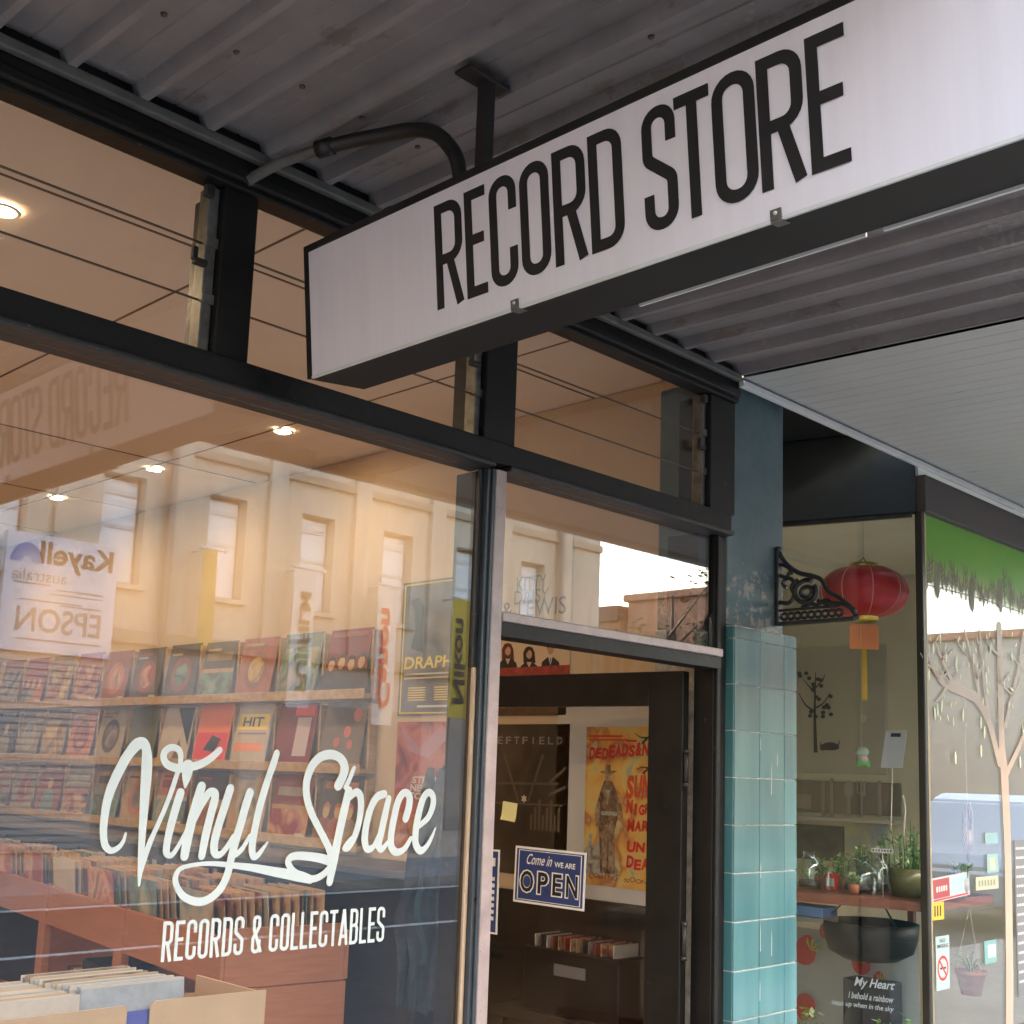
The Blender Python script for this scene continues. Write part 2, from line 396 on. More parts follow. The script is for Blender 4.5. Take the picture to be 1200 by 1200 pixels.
def glyph(ch, W, t):
    a = t / 2; L, Q, B, T = a, W - a, a, 1 - a; r = (W - t) / 2 * .96; r2 = r * .75
    G = {
        'R': [fil([(L, 0), (L, 1)]), fil([(L, T), (Q, T, r), (Q, .46, r), (L, .46)]), fil([(W * .50, .48), (W - a * 1.0, 0)])],
        'E': [fil([(L, 0), (L, 1)]), [(L, T), (W, T)], [(L, .53), (W * .9, .53)], [(L, B), (W, B)]],
        'C': [fil([(Q, .67), (Q, T, r), (L, T, r), (L, B, r), (Q, B, r), (Q, .33)])],
        'O': [fil([(L, .5), (L, T, r), (Q, T, r), (Q, B, r), (L, B, r), (L, .5)])],
        'D': [fil([(L, 0), (L, 1)]), fil([(L, T), (Q, T, r), (Q, B, r), (L, B)])],
        'S': [fil([(Q, .69), (Q, T, r), (L, T, r), (L, .585, r2), (Q, .40, r2), (Q, B, r), (L, B, r), (L, .30)])],
        'T': [[(0, T), (W, T)], [(W / 2, 0), (W / 2, T)]],
        'A': [[(a * .9, 0), (W / 2 - a * .1, 1)], [(W / 2 + a * .1, 1), (W - a * .9, 0)], [(W * .2, .25), (W * .8, .25)]],
        'B': [fil([(L, 0), (L, 1)]), fil([(L, T), (Q - a * .2, T, r), (Q - a * .2, .53, r), (L, .53)]), fil([(L, .53), (Q, .53, r), (Q, B, r), (L, B)])],
        'L': [fil([(L, 0), (L, 1)]), [(L, B), (W, B)]],
        '&': [fil([(W, 0.02), (L + .02, .64, .05), (L + .02, T, r * .8), (Q - .04, T, r * .8), (Q - .04, .68, .04), (L, .40, .05), (L, B, r), (Q - .02, B, r), (Q - .02, .36)])],
    }
    return G[ch]
def catmull(pts, n=7):
    out = []; k = len(pts)
    for i in range(k - 1):
        p = [pts[max(i - 1, 0)], pts[i], pts[i + 1], pts[min(i + 2, k - 1)]]
        for s in range(n):
            u = s / n
            out.append(tuple(0.5 * (2 * p[1][j] + (p[2][j] - p[0][j]) * u + (2 * p[0][j] - 5 * p[1][j] + 4 * p[2][j] - p[3][j]) * u * u + (3 * p[1][j] - p[0][j] - 3 * p[2][j] + p[3][j]) * u ** 3) for j in range(len(pts[0]))))
    out.append(tuple(pts[-1])); return out

# ================================================================== THE SETTING
mb = MB(); mb.box((-60, -3.3, -0.3), (60, 0.0, 0.0), CONC)
set_tag(mb.build('footpath'), kind='structure')
mb = MB(); mb.box((-80, -11.9, -0.6), (140, -3.3, -0.15), ASPH); set_tag(mb.build('road'), kind='structure')
mb = MB(); mb.box((-60, -16.0, -0.3), (21.5, -11.9, 0.0), CONC); mb.box((29.5, -16, -.3), (60, -11.9, 0), CONC)
set_tag(mb.build('opposite_footpath'), kind='structure')
mb = MB(); mb.box((21.5, -80, -0.6), (29.5, -11.9, -0.154), ASPH); set_tag(mb.build('side_road'), kind='structure')
mb = MB(); mb.box((-400, -400, -2.0), (400, 400, -0.62), ASPH); set_tag(mb.build('ground'), kind='structure')
mb = MB()
mb.box((-40, -8.52, -.1498), (60, -8.40, -.146), LINEP); mb.box((-40, -11.80, -.1498), (20, -11.62, -.146), LINEP)
set_tag(mb.build('road_markings'), kind='structure')

# shop floor / shell
mb = MB(); mb.box((-2.5, 0.15, -0.2), (3.55, 9.2, 0.10), FLOORW); set_tag(mb.build('shop_floor'), kind='structure')
XW = 3.55
shop = thing('record_shop_building', 'record shop room with cream walls and pale tan ceiling behind the big window', 'shop', (0.5, 0.2, 0))
mb = MB(); mb.box((XW, 0.09, 0.0), (XW + .12, 9.3, 3.13)); mb.build('side_wall', CREAMW, shop)
mb = MB(); mb.box((-2.62, 9.18, 0.1), (XW - .002, 9.3, 3.13)); mb.build('back_wall', CREAMW, shop)
mb = MB(); mb.box((-2.62, 0.16, 0.1), (-2.5, 9.17, 3.13)); mb.build('far_side_wall', CREAMW, shop)
mb = MB(); mb.box((-2.62, 0.0125, 3.134), (XW + .12, 9.3, 3.3)); ce = mb.build('ceiling', CEIL, shop)
mb = MB()
for x in (-.6, 0.62, 1.86, 3.0):
    mb.box((x - .004, .02, 3.1315), (x + .004, 9.1, 3.138))
for y in (0.72, 1.92, 3.12, 4.32, 5.5):
    mb.box((-2.5, y - .004, 3.1308), (XW - .003, y + .004, 3.1375))
mb.build('ceiling_joints', JOINT, ce)
mb = MB()
mb.box((-2.62, 0.02, 3.302), (XW + .35, 9.3, 7.2)); mb.build('upper_storey', CLAD, shop)
mb = MB(); mb.box((-2.72, -.06, 7.2), (XW + .45, 9.4, 7.4)); mb.build('parapet', CLAD, shop)

# downlights (lit)
def downlight(x, y, label):
    t = thing('ceiling_downlight', label, 'downlight', (x, y, 3.13), group='lit downlights in the record shop ceiling')
    mb = MB(); mb.lathe([(.034, 3.1300), (.047, 3.1300), (.050, 3.1270), (.047, 3.1235), (.036, 3.1235), (.034, 3.1300)], n=24, M=Matrix.Translation((x, y, 0)), caps=False)
    mb.build('trim_ring', WHITE, t)
    mb = MB(); mb.lathe([(.033, 3.1255), (0.0001, 3.1245)], n=20, M=Matrix.Translation((x, y, 0)), caps=False)
    mb.build('lamp', mat('lit_lamp', (1, .9, .7), .5, emit=((1.0, 0.72, 0.40), 30.0)), t)
    l = bpy.data.lights.new('downlight_glow', 'SPOT'); l.energy = LAMP * (0.36 if x > 2.5 else 3.0); l.color = (1.0, 0.70, 0.42); l.spot_size = R(150); l.spot_blend = 0.9; l.shadow_soft_size = .05
    lo = bpy.data.objects.new('downlight_glow', l); C.objects.link(lo); lo.parent = t; lo.location = (0, 0, -.03)
for i, y in enumerate((2.14, 3.29, 4.41, 5.55)):
    downlight(3.03, y, ('lit downlight above the racks, largest of the three in a row', 'lit downlight above the racks, middle of the three in a row', 'lit downlight above the racks, smallest of the three in a row', 'lit downlight deepest in the row above the racks')[i])
for i, y in enumerate((0.92, 2.7, 4.6)):  # last two are unseen, added to spread light through the room
    downlight(1.231, y, ('lit downlight seen through the upper left louvres', 'lit downlight added out of view behind the upper left frame', 'lit downlight added out of view furthest back over the middle of the shop')[i])

# ================================================================== RECORD SHOP FRONT
sf = thing('shopfront', 'dark timber shop front with large display window, louvres above and open glass door', 'shop front', (1.0, 0, 0))
X0 = -2.5
def fb(name, a, b, m, bev=.004):
    q = MB(); q.box(a, b, m, bev); return q.build(name, parent=sf)
fb('head_beam', (X0, -.05, 2.933), (3.433, .012, 3.30), FRAME)
fb('head_moulding', (X0, -.068, 2.945), (3.42, -.0505, 2.972), FRAME, .006)
tb = fb('transom_bar', (X0, -.045, 2.468), (3.40, .06, 2.530), FRAME)
fb('transom_lip', (X0, -.058, 2.452), (2.246, .05, 2.4675), FRAME2, .005)
fb('transom_lip', (2.304, -.058, 2.452), (3.402, .05, 2.4675), FRAME2, .005)
# mullions
fb('mullion', (1.362, -.035, 2.5305), (1.452, .10, 2.9325), FRAME)
fb('mullion', (2.216, -.035, 2.5305), (2.336, .10, 2.9325), FRAME)
fb('mullion', (3.285, -.035, 2.5305), (3.433, .10, 2.9325), FRAME)
# door post: lit aluminium face + grooved side
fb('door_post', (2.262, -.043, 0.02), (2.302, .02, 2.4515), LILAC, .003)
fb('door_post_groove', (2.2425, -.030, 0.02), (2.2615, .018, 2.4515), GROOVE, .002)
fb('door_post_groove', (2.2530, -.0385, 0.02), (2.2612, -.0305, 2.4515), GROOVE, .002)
fb('door_post_return', (2.2425, .0185, 0.11), (2.302, .100, 2.4515), FRAME, .002)
fb('glazing_bead', (2.229, -.014, 0.60), (2.2420, -.0035, 1.90), TAN, .003)  # lower bead: the tan it reflects is put into its colour
fb('glazing_bead', (2.226, -.012, 1.9005), (2.2420, -.0035, 2.4515), FRAME2, .003)
# right jamb and door head
fb('jamb', (3.351, -.011, 0.02), (3.4225, .072, 2.4515), FRAME, .004)
fb('jamb_stop', (3.352, -.024, 0.02), (3.372, -.0115, 2.4515), FRAME, .003)
fb('jamb_return', (3.283, .0105, 2.0595), (3.3505, .14, 2.4515), FRAME, .002)
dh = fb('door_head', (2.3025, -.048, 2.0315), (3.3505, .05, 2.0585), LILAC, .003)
q = MB(); q.box((2.3025, -.040, 1.992), (3.3505, .04, 2.0312), FRAME); q.build('rebate', parent=dh)
fb('sill', (X0, -.06, 0.53), (2.2415, .09, 0.60), FRAME, .005)
fb('stall_board', (X0, -.03, 0.0), (2.2415, .07, 0.5295), mat('stall_board_tiles', (.02, .02, .022), .25, var=.2, vscale=5), .003)
fb('threshold', (2.3025, -.06, 0.0), (3.3505, .14, 0.105), CONC, .004)
# panes
def pane(name, a, b, m=None, parent=None):
    q = MB(); q.box(a, b); return q.build(name, m or GLASS, parent or sf)
disp = pane('display_pane', (X0, -.003, 0.6005), (2.2420, .003, 2.4515))
fan = pane('fanlight_pane', (2.3030, -.003, 2.0590), (3.3500, .003, 2.4515))
# louvre windows
def louvre(x0, x1, chan):
    q = MB()
    for z0, z1 in ((2.533, 2.6600), (2.6605, 2.7955), (2.796, 2.931)):
        tl = .011
        q.box((x0 + .003, -.003, 0), (x1 - .003, .003, 1), GLASS_L, M=Matrix.Translation((0, 0.006, z0)) @ Matrix(((1, 0, 0, 0), (0, 1, -.003 , 0), (0, 0, z1 - z0, 0), (0, 0, 0, 1))))
    o = q.build('louvre_window', parent=sf)
    q = MB()
    for z in (2.6603, 2.7958): q.box((x0 + .003, .0022, z - .0018), (x1 - .003, .0092, z + .0008), mat('louvre_edge', (.10, .075, .055), .3))
    q.build('blade_edges', parent=o)
    q = MB()
    for xa, xb in chan:
        q.box((xa, -.014, 2.533), (xb, .03, 2.930), CHAN, .003)
        for z in (2.66, 2.795): q.box((xa - .002, -.020, z - .012), (xb + .002, -.0145, z + .012), CHAN, .002)
    q.build('side_channel', parent=o)
    q = MB(); xa = chan[-1][0]
    for z in (2.735,):
        q.box((xa - .032, -.03, z - .006), (xa, -.012, z + .008), STEEL, .002); q.box((xa - .04, -.034, z), (xa - .028, -.02, z + .03), STEEL, .002)
    q.build('catch', parent=o)
    q = MB(); q.box((xa - .018, -.035, 2.895), (xa + .002, -.015, 2.922), STEEL, .002); q.build('catch', parent=o)
    return o
louvre(X0, 1.361, [(1.334, 1.361)]); louvre(1.4525, 2.2155, [(2.196, 2.2155)]); louvre(2.3365, 3.2845, [(3.266, 3.2845)])

# --- window lettering "Vinyl Space"
def zA(l): return [(100 + x / 5.4545, 850 + y / 5.4545, w / 5.4545) for x, y, w in l]
def zB(l): return [(310 + x / 5.4545, 850 + y / 5.4545, w / 5.4545) for x, y, w in l]
STROKES = [
    zA([(258, 690, 14), (240, 745, 26), (205, 785, 34), (160, 800, 40), (125, 765, 46), (115, 690, 48), (120, 600, 52), (140, 480, 58), (178, 370, 64), (228, 265, 66), (275, 185, 66), (325, 125, 74), (365, 112, 66), (388, 150, 60), (392, 230, 72), (387, 340, 72), (378, 450, 64), (368, 600, 54), (358, 750, 46), (350, 900, 38), (340, 1022, 16)]),
    zA([(345, 985, 14), (368, 880, 36), (400, 780, 38), (440, 685, 32), (500, 550, 30), (550, 420, 32), (583, 320, 32), (604, 250, 32), (608, 190, 36), (590, 152, 40), (545, 142, 42), (506, 170, 44), (500, 215, 44), (530, 255, 48), (600, 275, 52), (680, 265, 50), (750, 240, 48), (805, 205, 44), (856, 158, 40)]),
    zA([(655, 265, 86), (648, 320, 66), (642, 360, 44), (637, 396, 14)]),
    zA([(608, 430, 54), (580, 520, 54), (546, 640, 52), (520, 760, 48), (518, 815, 46), (545, 832, 34), (575, 800, 30), (610, 740, 26), (645, 670, 24)]),
    zA([(742, 390, 58), (712, 490, 62), (676, 620, 62), (645, 760, 62), (632, 835, 58)]),
    zA([(660, 680, 24), (705, 590, 30), (745, 500, 44), (790, 432, 50), (825, 432, 50), (824, 480, 54), (800, 570, 54), (768, 700, 54), (741, 836, 48)]),
    zA([(925, 405, 54), (895, 500, 54), (850, 640, 54), (823, 750, 54), (826, 815, 50), (860, 825, 38), (905, 775, 34), (945, 710, 32)]),
    zA([(1050, 430, 54), (1022, 520, 54), (988, 640, 54), (958, 740, 54), (930, 850, 52), (905, 955, 50), (860, 1045, 50), (790, 1108, 50), (720, 1128, 50), (640, 1103, 46), (592, 1050, 40), (572, 980, 38), (600, 920, 30), (680, 893, 26), (800, 883, 28), (950, 896, 36), (1080, 912, 46), (1200, 935, 54), (1275, 948, 58), (1365, 965, 62), (1435, 985, 48)]),
    zA([(960, 825, 36), (1000, 790, 30), (1050, 705, 24)]),
    zB([(76, 178, 42), (52, 255, 46), (20, 345, 46), (-25, 490, 48), (-60, 640, 48), (-82, 770, 48), (-74, 836, 44), (-45, 828, 34), (-15, 790, 26), (15, 748, 12)]),
    zB([(432, 872, 56), (350, 848, 52), (240, 834, 48), (172, 840, 44), (148, 876, 42), (180, 930, 40), (250, 972, 44), (315, 980, 40), (375, 950, 40), (430, 895, 44)]),
    zB([(468, 385, 58), (500, 320, 58), (508, 258, 58), (478, 207, 52), (418, 186, 54), (350, 206, 54), (296, 268, 52), (266, 360, 50), (266, 450, 48), (292, 550, 46), (340, 650, 44), (386, 740, 44), (414, 805, 46), (420, 880, 50), (412, 930, 46)]),
    zB([(570, 272, 26), (542, 340, 30), (515, 396, 30)]),
    zB([(536, 418, 52), (507, 540, 54), (480, 660, 54), (455, 780, 56), (434, 890, 56), (412, 1002, 46)]),
    zB([(530, 470, 34), (580, 428, 44), (608, 450, 46), (613, 520, 44), (600, 620, 42), (570, 715, 40), (533, 780, 36), (507, 785, 30), (538, 735, 24), (590, 690, 20)]),
    zB([(762, 438, 44), (712, 462, 46), (672, 540, 46), (646, 640, 46), (636, 735, 46), (654, 790, 42), (692, 775, 34), (728, 705, 30)]),
    zB([(790, 470, 40), (765, 580, 46), (741, 690, 46), (726, 765, 44), (745, 792, 36), (785, 745, 24)]),
    zB([(898, 595, 46), (918, 525, 48), (922, 455, 46), (890, 430, 42), (852, 480, 46), (826, 580, 46), (806, 690, 46), (806, 775, 46), (840, 810, 42), (890, 788, 34), (930, 722, 26)]),
    zB([(985, 642, 30), (1040, 590, 36), (1070, 520, 40), (1074, 460, 40), (1048, 428, 40), (1012, 462, 42), (982, 560, 46), (962, 670, 46), (961, 755, 46), (990, 800, 42), (1030, 775, 30), (1065, 712, 22), (1086, 658, 10)]),
]
DF = frame((0, -.0042, 0), (1, 0, 0), (0, 0, 1))
def strokes_on_facade(mb, S, m):
    for i, st in enumerate(S):
        pts = []
        for x, y, wd in st:
            p = onY(x, y, -.004); pts.append((p.x, p.z, wd))
        a = onY(st[0][0], st[0][1]); k = []
        for (x, y, wd), (px, pz, _) in zip(st, pts):
            e = onY(x + wd * .85, y, -.004); g = onY(x, y + wd, -.004)
            k.append((px, pz, ((e.x - px) / .85 + (pz - g.z)) / 2))
        c = catmull(k, 6)
        mb.ribbon([(p[0], p[1]) for p in c], [max(.0015, p[2]) for p in c], m, DF, z=i * .00012, caps=True, zs_=.000012)
q = MB(); strokes_on_facade(q, STROKES, VINYL); q.build('shop_name_lettering', parent=disp)
# tagline
def cond(mb, word, x0, x1, z0, z1, m, M, wr, gap, t):
    """condensed lettering between x0..x1 (letter widths wr by char)"""
    tot = sum(wr.get(c, 1) for c in word) + gap * (len(word) - 1); s = (x1 - x0) / tot; x = x0; h = z1 - z0; n = 0
    for c in word:
        wd = wr.get(c, 1) * s
        if c != ' ':
            W_ = wd / h
            for st in glyph(c, W_, t):
                n += 1; mb.ribbon([(x + p[0] * h, z0 + p[1] * h) for p in st], t * h, m, M, z=n * .00008, zs_=.000002)
        x += wd + gap * s
q = MB()
cond(q, 'RECORDS & COLLECTABLES', 1.364, 1.968, 1.204, 1.287, VINYL, DF, {' ': .45, '&': 1.05, 'L': .85, 'E': .88, 'T': .95, 'A': 1.1}, .19, .094)
q.build('tagline_lettering', parent=disp)
q = MB(); put_text(q, '197', (2.80, 2.20, 2.925, 2.315), glass_mat('etched_house_number', (.80, .78, .76), .03, .3), DF)
q.build('street_number', parent=fan)

# --- door, opened inwards
H0 = Vector((3.318, .078, 0)); AD = R(6.9); dr = Vector((-math.sin(AD), math.cos(AD), 0))
DM = frame(H0, -dr, (0, 0, 1))      # local x = towards the camera's right (hinge), y = up, z = outer face
door = MB()
def dbox(a, b, m, bev=.003, mbb=None):
    (mbb or door).box(a, b, m, bev, DM)
dbox((-.135, .115, -.02), (0, 1.985, .02), FRAME); dbox((-.955, .115, -.02), (-.855, 1.985, .02), FRAME)
dbox((-.8548, 1.868, -.0195), (-.1352, 1.985, .0195), FRAME); dbox((-.8548, .115, -.0195), (-.1352, .34, .0195), FRAME)
dro = door.build('door', parent=sf)
q = MB(); dbox((-.8545, .3405, -.003), (-.1355, 1.8675, .003), GLASS_D, 0, q); q.build('door_pane', parent=dro)
for z in (1.66, 1.10, .35):
    q = MB(); q.tube([DM @ Vector((.010, z - .05, .012)), DM @ Vector((.010, z + .05, .012))], .008, STEEL, 10)
    for zz in (z - .055, z + .055): q.tube([DM @ Vector((.010, zz - .006, .012)), DM @ Vector((.010, zz + .006, .012))], .011, STEEL, 10)
    q.build('hinge', parent=dro)
q = MB(); q.tube([DM @ Vector((-.905, .95, .021)), DM @ Vector((-.905, .95, .07)), DM @ Vector((-.80, .95, .07))], .010, CHAN, 10); q.build('handle', parent=dro)
# signs on the door glass
def on_door(x, y): return DM.inverted() @ onP(x, y, DM @ Vector((0, 0, .006)), DM.to_3x3() @ Vector((0, 0, 1)))
a, b, c_, d_ = on_door(604, 991), on_door(687, 997), on_door(684, 1066), on_door(601, 1056)
ox0, ox1, oz0, oz1 = (a.x + d_.x) / 2, (b.x + c_.x) / 2, (d_.y + c_.y) / 2, (a.y + b.y) / 2
ow, oh = ox1 - ox0, oz1 - oz0
OM = DM @ Matrix.Translation((ox0, oz0, .006)) @ Matrix.Rotation(R(-1.2), 4, 'Z')
os_ = thing('open_sign', 'small blue and white open sign hanging on the door glass', 'sign', M=OM)
q = MB(); q.box((0, 0, -.0015), (ow, oh, .0015), WHITE, .0006); q.build('sign_card', parent=os_, local=True)
q = MB(); q.box((.008, .008, .0015), (ow - .008, oh - .008, .0021), NAVY); q.build('blue_field', parent=os_, local=True)
q = MB(); u = ow / 100.0; v = oh / 85.0
put_text(q, 'Come in', (16 * u, 59 * v, 52 * u, 75 * v), WHITE, z=.0026, slant=.3, bold=.008)
put_text(q, 'WE ARE', (57 * u, 59 * v, 86 * u, 67 * v), WHITE, z=.0026, bold=.02)
xs = (8, 33, 54, 73, 95)
for i, ch in enumerate('OPEN'):
    x0, x1 = xs[i], xs[i + 1] - 3
    put_text(q, ch, (x0 * u, 15 * v, x1 * u, 51 * v), WHITE, z=.0026, bold=.055)
    put_text(q, ch, ((x0 + 1.8) * u, 17 * v, (x1 - 1.8) * u, 49 * v), INK, z=.0030, bold=.02)
for (x0, y0, x1, y1) in ((5.5, 5, 94.5, 6), (5.5, 79, 94.5, 80), (5.5, 6.2, 6.6, 78.8), (93.4, 6.2, 94.5, 78.8)):
    q.box((x0 * u, y0 * v, .0021), (x1 * u, y1 * v, .0025), WHITE)
q.build('sign_lettering', parent=os_, local=True)
a, d_ = on_door(586, 996), on_door(580, 1095)
HM = DM @ Matrix.Translation((a.x - .17, d_.y, .006))
hs = thing('opening_hours_sign', 'blue and white hours sign half hidden behind the grey door post', 'sign', M=HM)
hh = a.y - d_.y
q = MB(); q.box((0, 0, -.0015), (.17, hh, .0015), WHITE, .0006); q.build('sign_card', parent=hs, local=True)
q = MB(); q.box((.007, .007, .0015), (.163, hh - .007, .0021), NAVY); q.build('blue_field', parent=hs, local=True)
for i in range(7):
    q = MB(); q.box((.105, hh * (.16 + .078 * i), .0022), (.152, hh * (.16 + .078 * i) + hh * .045, .0026), WHITE); q.build('printed_row', parent=hs, local=True)
q = MB()
q.box((.13, hh * .8, .0022), (.152, hh * .9, .0026), WHITE)
q.build('printed_heading', parent=hs, local=True)
q = on_door(597, 951); NM = DM @ Matrix.Translation((q.x, q.y, .0065)) @ Matrix.Rotation(R(-6), 4, 'Z')
m_ = MB(); m_.grid([[((i - 2) * .017, (j - 2) * .017, .001 + .004 * (j < 1) * (i - 2) ** 2 * .3) for i in range(5)] for j in range(5)], mat('yellow_note', (.72, .68, .32), .6), smooth=True)
set_tag(m_.build('sticky_note', local=True, loc=NM), 'yellow sticky note on the door glass over the dark concert poster', 'sticky note')

# ================================================================== TILED PILLAR
pl = thing('tiled_pillar', 'teal tiled pillar with peeling blue grey paint above, between the two shops', 'pillar', (3.62, .1, 0))
def tile_mat():
    m = bpy.data.materials.new('teal_glazed_tiles'); t = nodes(m); b = t.nodes['Principled BSDF']
    tc = t.nodes.new('ShaderNodeTexCoord'); n = t.nodes.new('ShaderNodeTexNoise'); n.inputs['Scale'].default_value = 3.2; n.inputs['Detail'].default_value = 5
    mp = t.nodes.new('ShaderNodeMapping'); mp.inputs['Scale'].default_value = (3, 3, .5); t.links.new(tc.outputs['Object'], mp.inputs[0]); t.links.new(mp.outputs[0], n.inputs['Vector'])
    rp = t.nodes.new('ShaderNodeValToRGB'); rp.color_ramp.elements[0].color = (.048, .158, .170, 1); rp.color_ramp.elements[1].color = (.092, .212, .215, 1)
    rp.color_ramp.elements[0].position = .35; rp.color_ramp.elements[1].position = .7
    t.links.new(n.outputs['Fac'], rp.inputs[0]); t.links.new(rp.outputs[0], b.inputs['Base Color'])
    b.inputs['Roughness'].default_value = .16; b.inputs['Coat Weight'].default_value = .5; b.inputs['Coat Roughness'].default_value = .05
    n2 = t.nodes.new('ShaderNodeTexNoise'); n2.inputs['Scale'].default_value = 9; bp = t.nodes.new('ShaderNodeBump'); bp.inputs['Strength'].default_value = .05
    t.links.new(tc.outputs['Object'], n2.inputs['Vector']); t.links.new(n2.outputs['Fac'], bp.inputs['Height']); t.links.new(bp.outputs[0], b.inputs['Normal'])
    return m
TILE = tile_mat(); TILE.name = 'teal_glazed_tiles'
TILES = [TILE]
for f_, nm in ((.86, 'teal_glazed_tiles_darker'), (1.12, 'teal_glazed_tiles_paler')):
    m_ = TILE.copy(); m_.name = nm; TILES.append(m_)
    for e_ in [n_ for n_ in m_.node_tree.nodes if n_.type == 'VALTORGB'][0].color_ramp.elements: e_.color = (e_.color[0] * f_, e_.color[1] * f_, e_.color[2] * (f_ + .02), 1)
GROUT = mat('pale_grout', (.52, .49, .44), .85, var=.35, vscale=22)
def peel_mat():
    m = bpy.data.materials.new('peeling_pillar_paint'); t = nodes(m); b = t.nodes['Principled BSDF']
    tc = t.nodes.new('ShaderNodeTexCoord')
    n = t.nodes.new('ShaderNodeTexNoise'); n.inputs['Scale'].default_value = 7; n.inputs['Detail'].default_value = 8; n.inputs['Roughness'].default_value = .7
    t.links.new(tc.outputs['Object'], n.inputs['Vector'])
    rp = t.nodes.new('ShaderNodeValToRGB'); rp.color_ramp.elements[0].color = (.040, .088, .098, 1); rp.color_ramp.elements[1].color = (.095, .140, .148, 1)
    rp.color_ramp.elements[0].position = .3; rp.color_ramp.elements[1].position = .7
    t.links.new(n.outputs['Fac'], rp.inputs[0])
    # worn band of bare render round z 2.15-2.5
    sx = t.nodes.new('ShaderNodeSeparateXYZ'); t.links.new(tc.outputs['Object'], sx.inputs[0])
    mr = t.nodes.new('ShaderNodeMapRange'); mr.inputs[1].default_value = 2.30; mr.inputs[2].default_value = 2.55; mr.inputs[3].default_value = .33; mr.inputs[4].default_value = 0.0
    t.links.new(sx.outputs['Z'], mr.inputs[0])
    n2 = t.nodes.new('ShaderNodeTexNoise'); n2.inputs['Scale'].default_value = 16; n2.inputs['Detail'].default_value = 10; n2.inputs['Roughness'].default_value = .75
    t.links.new(tc.outputs['Object'], n2.inputs['Vector'])
    ad = t.nodes.new('ShaderNodeMath'); ad.operation = 'ADD'; t.links.new(n2.outputs['Fac'], ad.inputs[0]); t.links.new(mr.outputs[0], ad.inputs[1])
    r2 = t.nodes.new('ShaderNodeValToRGB'); r2.color_ramp.elements[0].position = .84; r2.color_ramp.elements[1].position = .90
    t.links.new(ad.outputs[0], r2.inputs[0])
    mx = t.nodes.new('ShaderNodeMix'); mx.data_type = 'RGBA'; mx.inputs['B'].default_value = (.30, .26, .22, 1)
    t.links.new(r2.outputs[0], mx.inputs['Factor']); t.links.new(rp.outputs[0], mx.inputs['A']); t.links.new(mx.outputs['Result'], b.inputs['Base Color'])
    b.inputs['Roughness'].default_value = .42
    bp = t.nodes.new('ShaderNodeBump'); bp.inputs['Strength'].default_value = .35; bp.inputs['Distance'].default_value = .006
    t.links.new(ad.outputs[0], bp.inputs['Height']); t.links.new(bp.outputs[0], b.inputs['Normal'])
    return m
q = MB(); q.box((3.436, .0, 2.150), (3.803, .30, 3.05), peel_mat(), .008); q.build('upper_shaft', parent=pl)
q = MB(); q.box((3.428, -.040, 0.0), (3.818, .30, 2.1495), GROUT, .004); core = q.build('lower_shaft', parent=pl)
TS = .1568
q = MB(); z = 1.7912 + 2 * TS
rows = []
while z > 0.02:
    rows.append((max(z - TS, .01), min(z, 2.146))); z -= TS
rows.insert(0, (1.7912 + 2 * TS, 2.146)) if 1.7912 + 2 * TS < 2.14 else None
cols = [(3.426, 3.580), (3.580, 3.737), (3.737, 3.820)]
for z0, z1 in rows:
    for x0, x1 in cols:
        q.box((x0 + .0012, -.0445 + random.uniform(-.0006, .0006), z0 + .0018), (x1 - .0012, -.0402, z1 - .0018), random.choice(TILES + [TILE]), .0014)
    q.box((3.4240, -.0395, z0 + .0018), (3.4278, .02, z1 - .0018), TILE, .001)
    q.box((3.8182, -.0395, z0 + .0018), (3.8222, .16, z1 - .0018), TILE, .001)
q.build('tile_cladding', parent=pl)
DRIP = mat('lime_drip', (.55, .56, .54), .7)
random.seed(15)
for x, z, l_ in ((3.585, 1.06, .10), (3.583, .90, .07), (3.586, 1.30, .06), (3.655, 1.04, .09), (3.652, 1.58, .12), (3.69, 1.68, .05), (3.582, 1.73, .05)):
    q = MB(); q.poly([(x - .0012, -.0458, z), (x + .0012, -.0458, z), (x + .0016, -.0458, z + l_ * .6), (x + .0003, -.0458, z + l_), (x - .0006, -.0458, z + l_ * .7)], DRIP); q.build('lime_drip', parent=pl)

# cast iron bracket on the pillar
bk = thing('iron_bracket', 'black cast iron scroll bracket screwed to the pillar beside the red lantern', 'bracket', (3.80, -.02, 2.2))
BM_ = frame((3.752, -.002, 2.188), (0, -1, 0), (0, 0, 1)) @ Matrix.Diagonal((1.05, .9, 1, 1))
q = MB()
def bt(pts, r): q.tube([BM_ @ Vector((p[0], p[1], p[2] if len(p) > 2 else 0)) for p in pts], r, IRON, 8)
q.box((.0, -.005, -.014), (.014, .30, .014), IRON, .003, BM_); q.box((.0142, -.005, -.016), (.30, .010, .016), IRON, .003, BM_); q.box((.0142, .052, -.007), (.245, .062, .007), IRON, .003, BM_)
q.build('back_plate', parent=bk)
q = MB()
def arc(cx, cy_, r, a0, a1, n=14, r1=None): return [(cx + (r + ((r1 or r) - r) * k / n) * math.cos(R(a0 + (a1 - a0) * k / n)), cy_ + (r + ((r1 or r) - r) * k / n) * math.sin(R(a0 + (a1 - a0) * k / n))) for k in range(n + 1)]
bt(catmull([(.01, .295), (.04, .245), (.085, .205), (.14, .185), (.175, .165), (.20, .12), (.245, .085), (.30, .03)], 6), .0085)
bt(arc(.118, .122, .05, 60, 400, 22, .036), .009); bt(arc(.045, .165, .024, -60, 260, 16, .016), .0075)
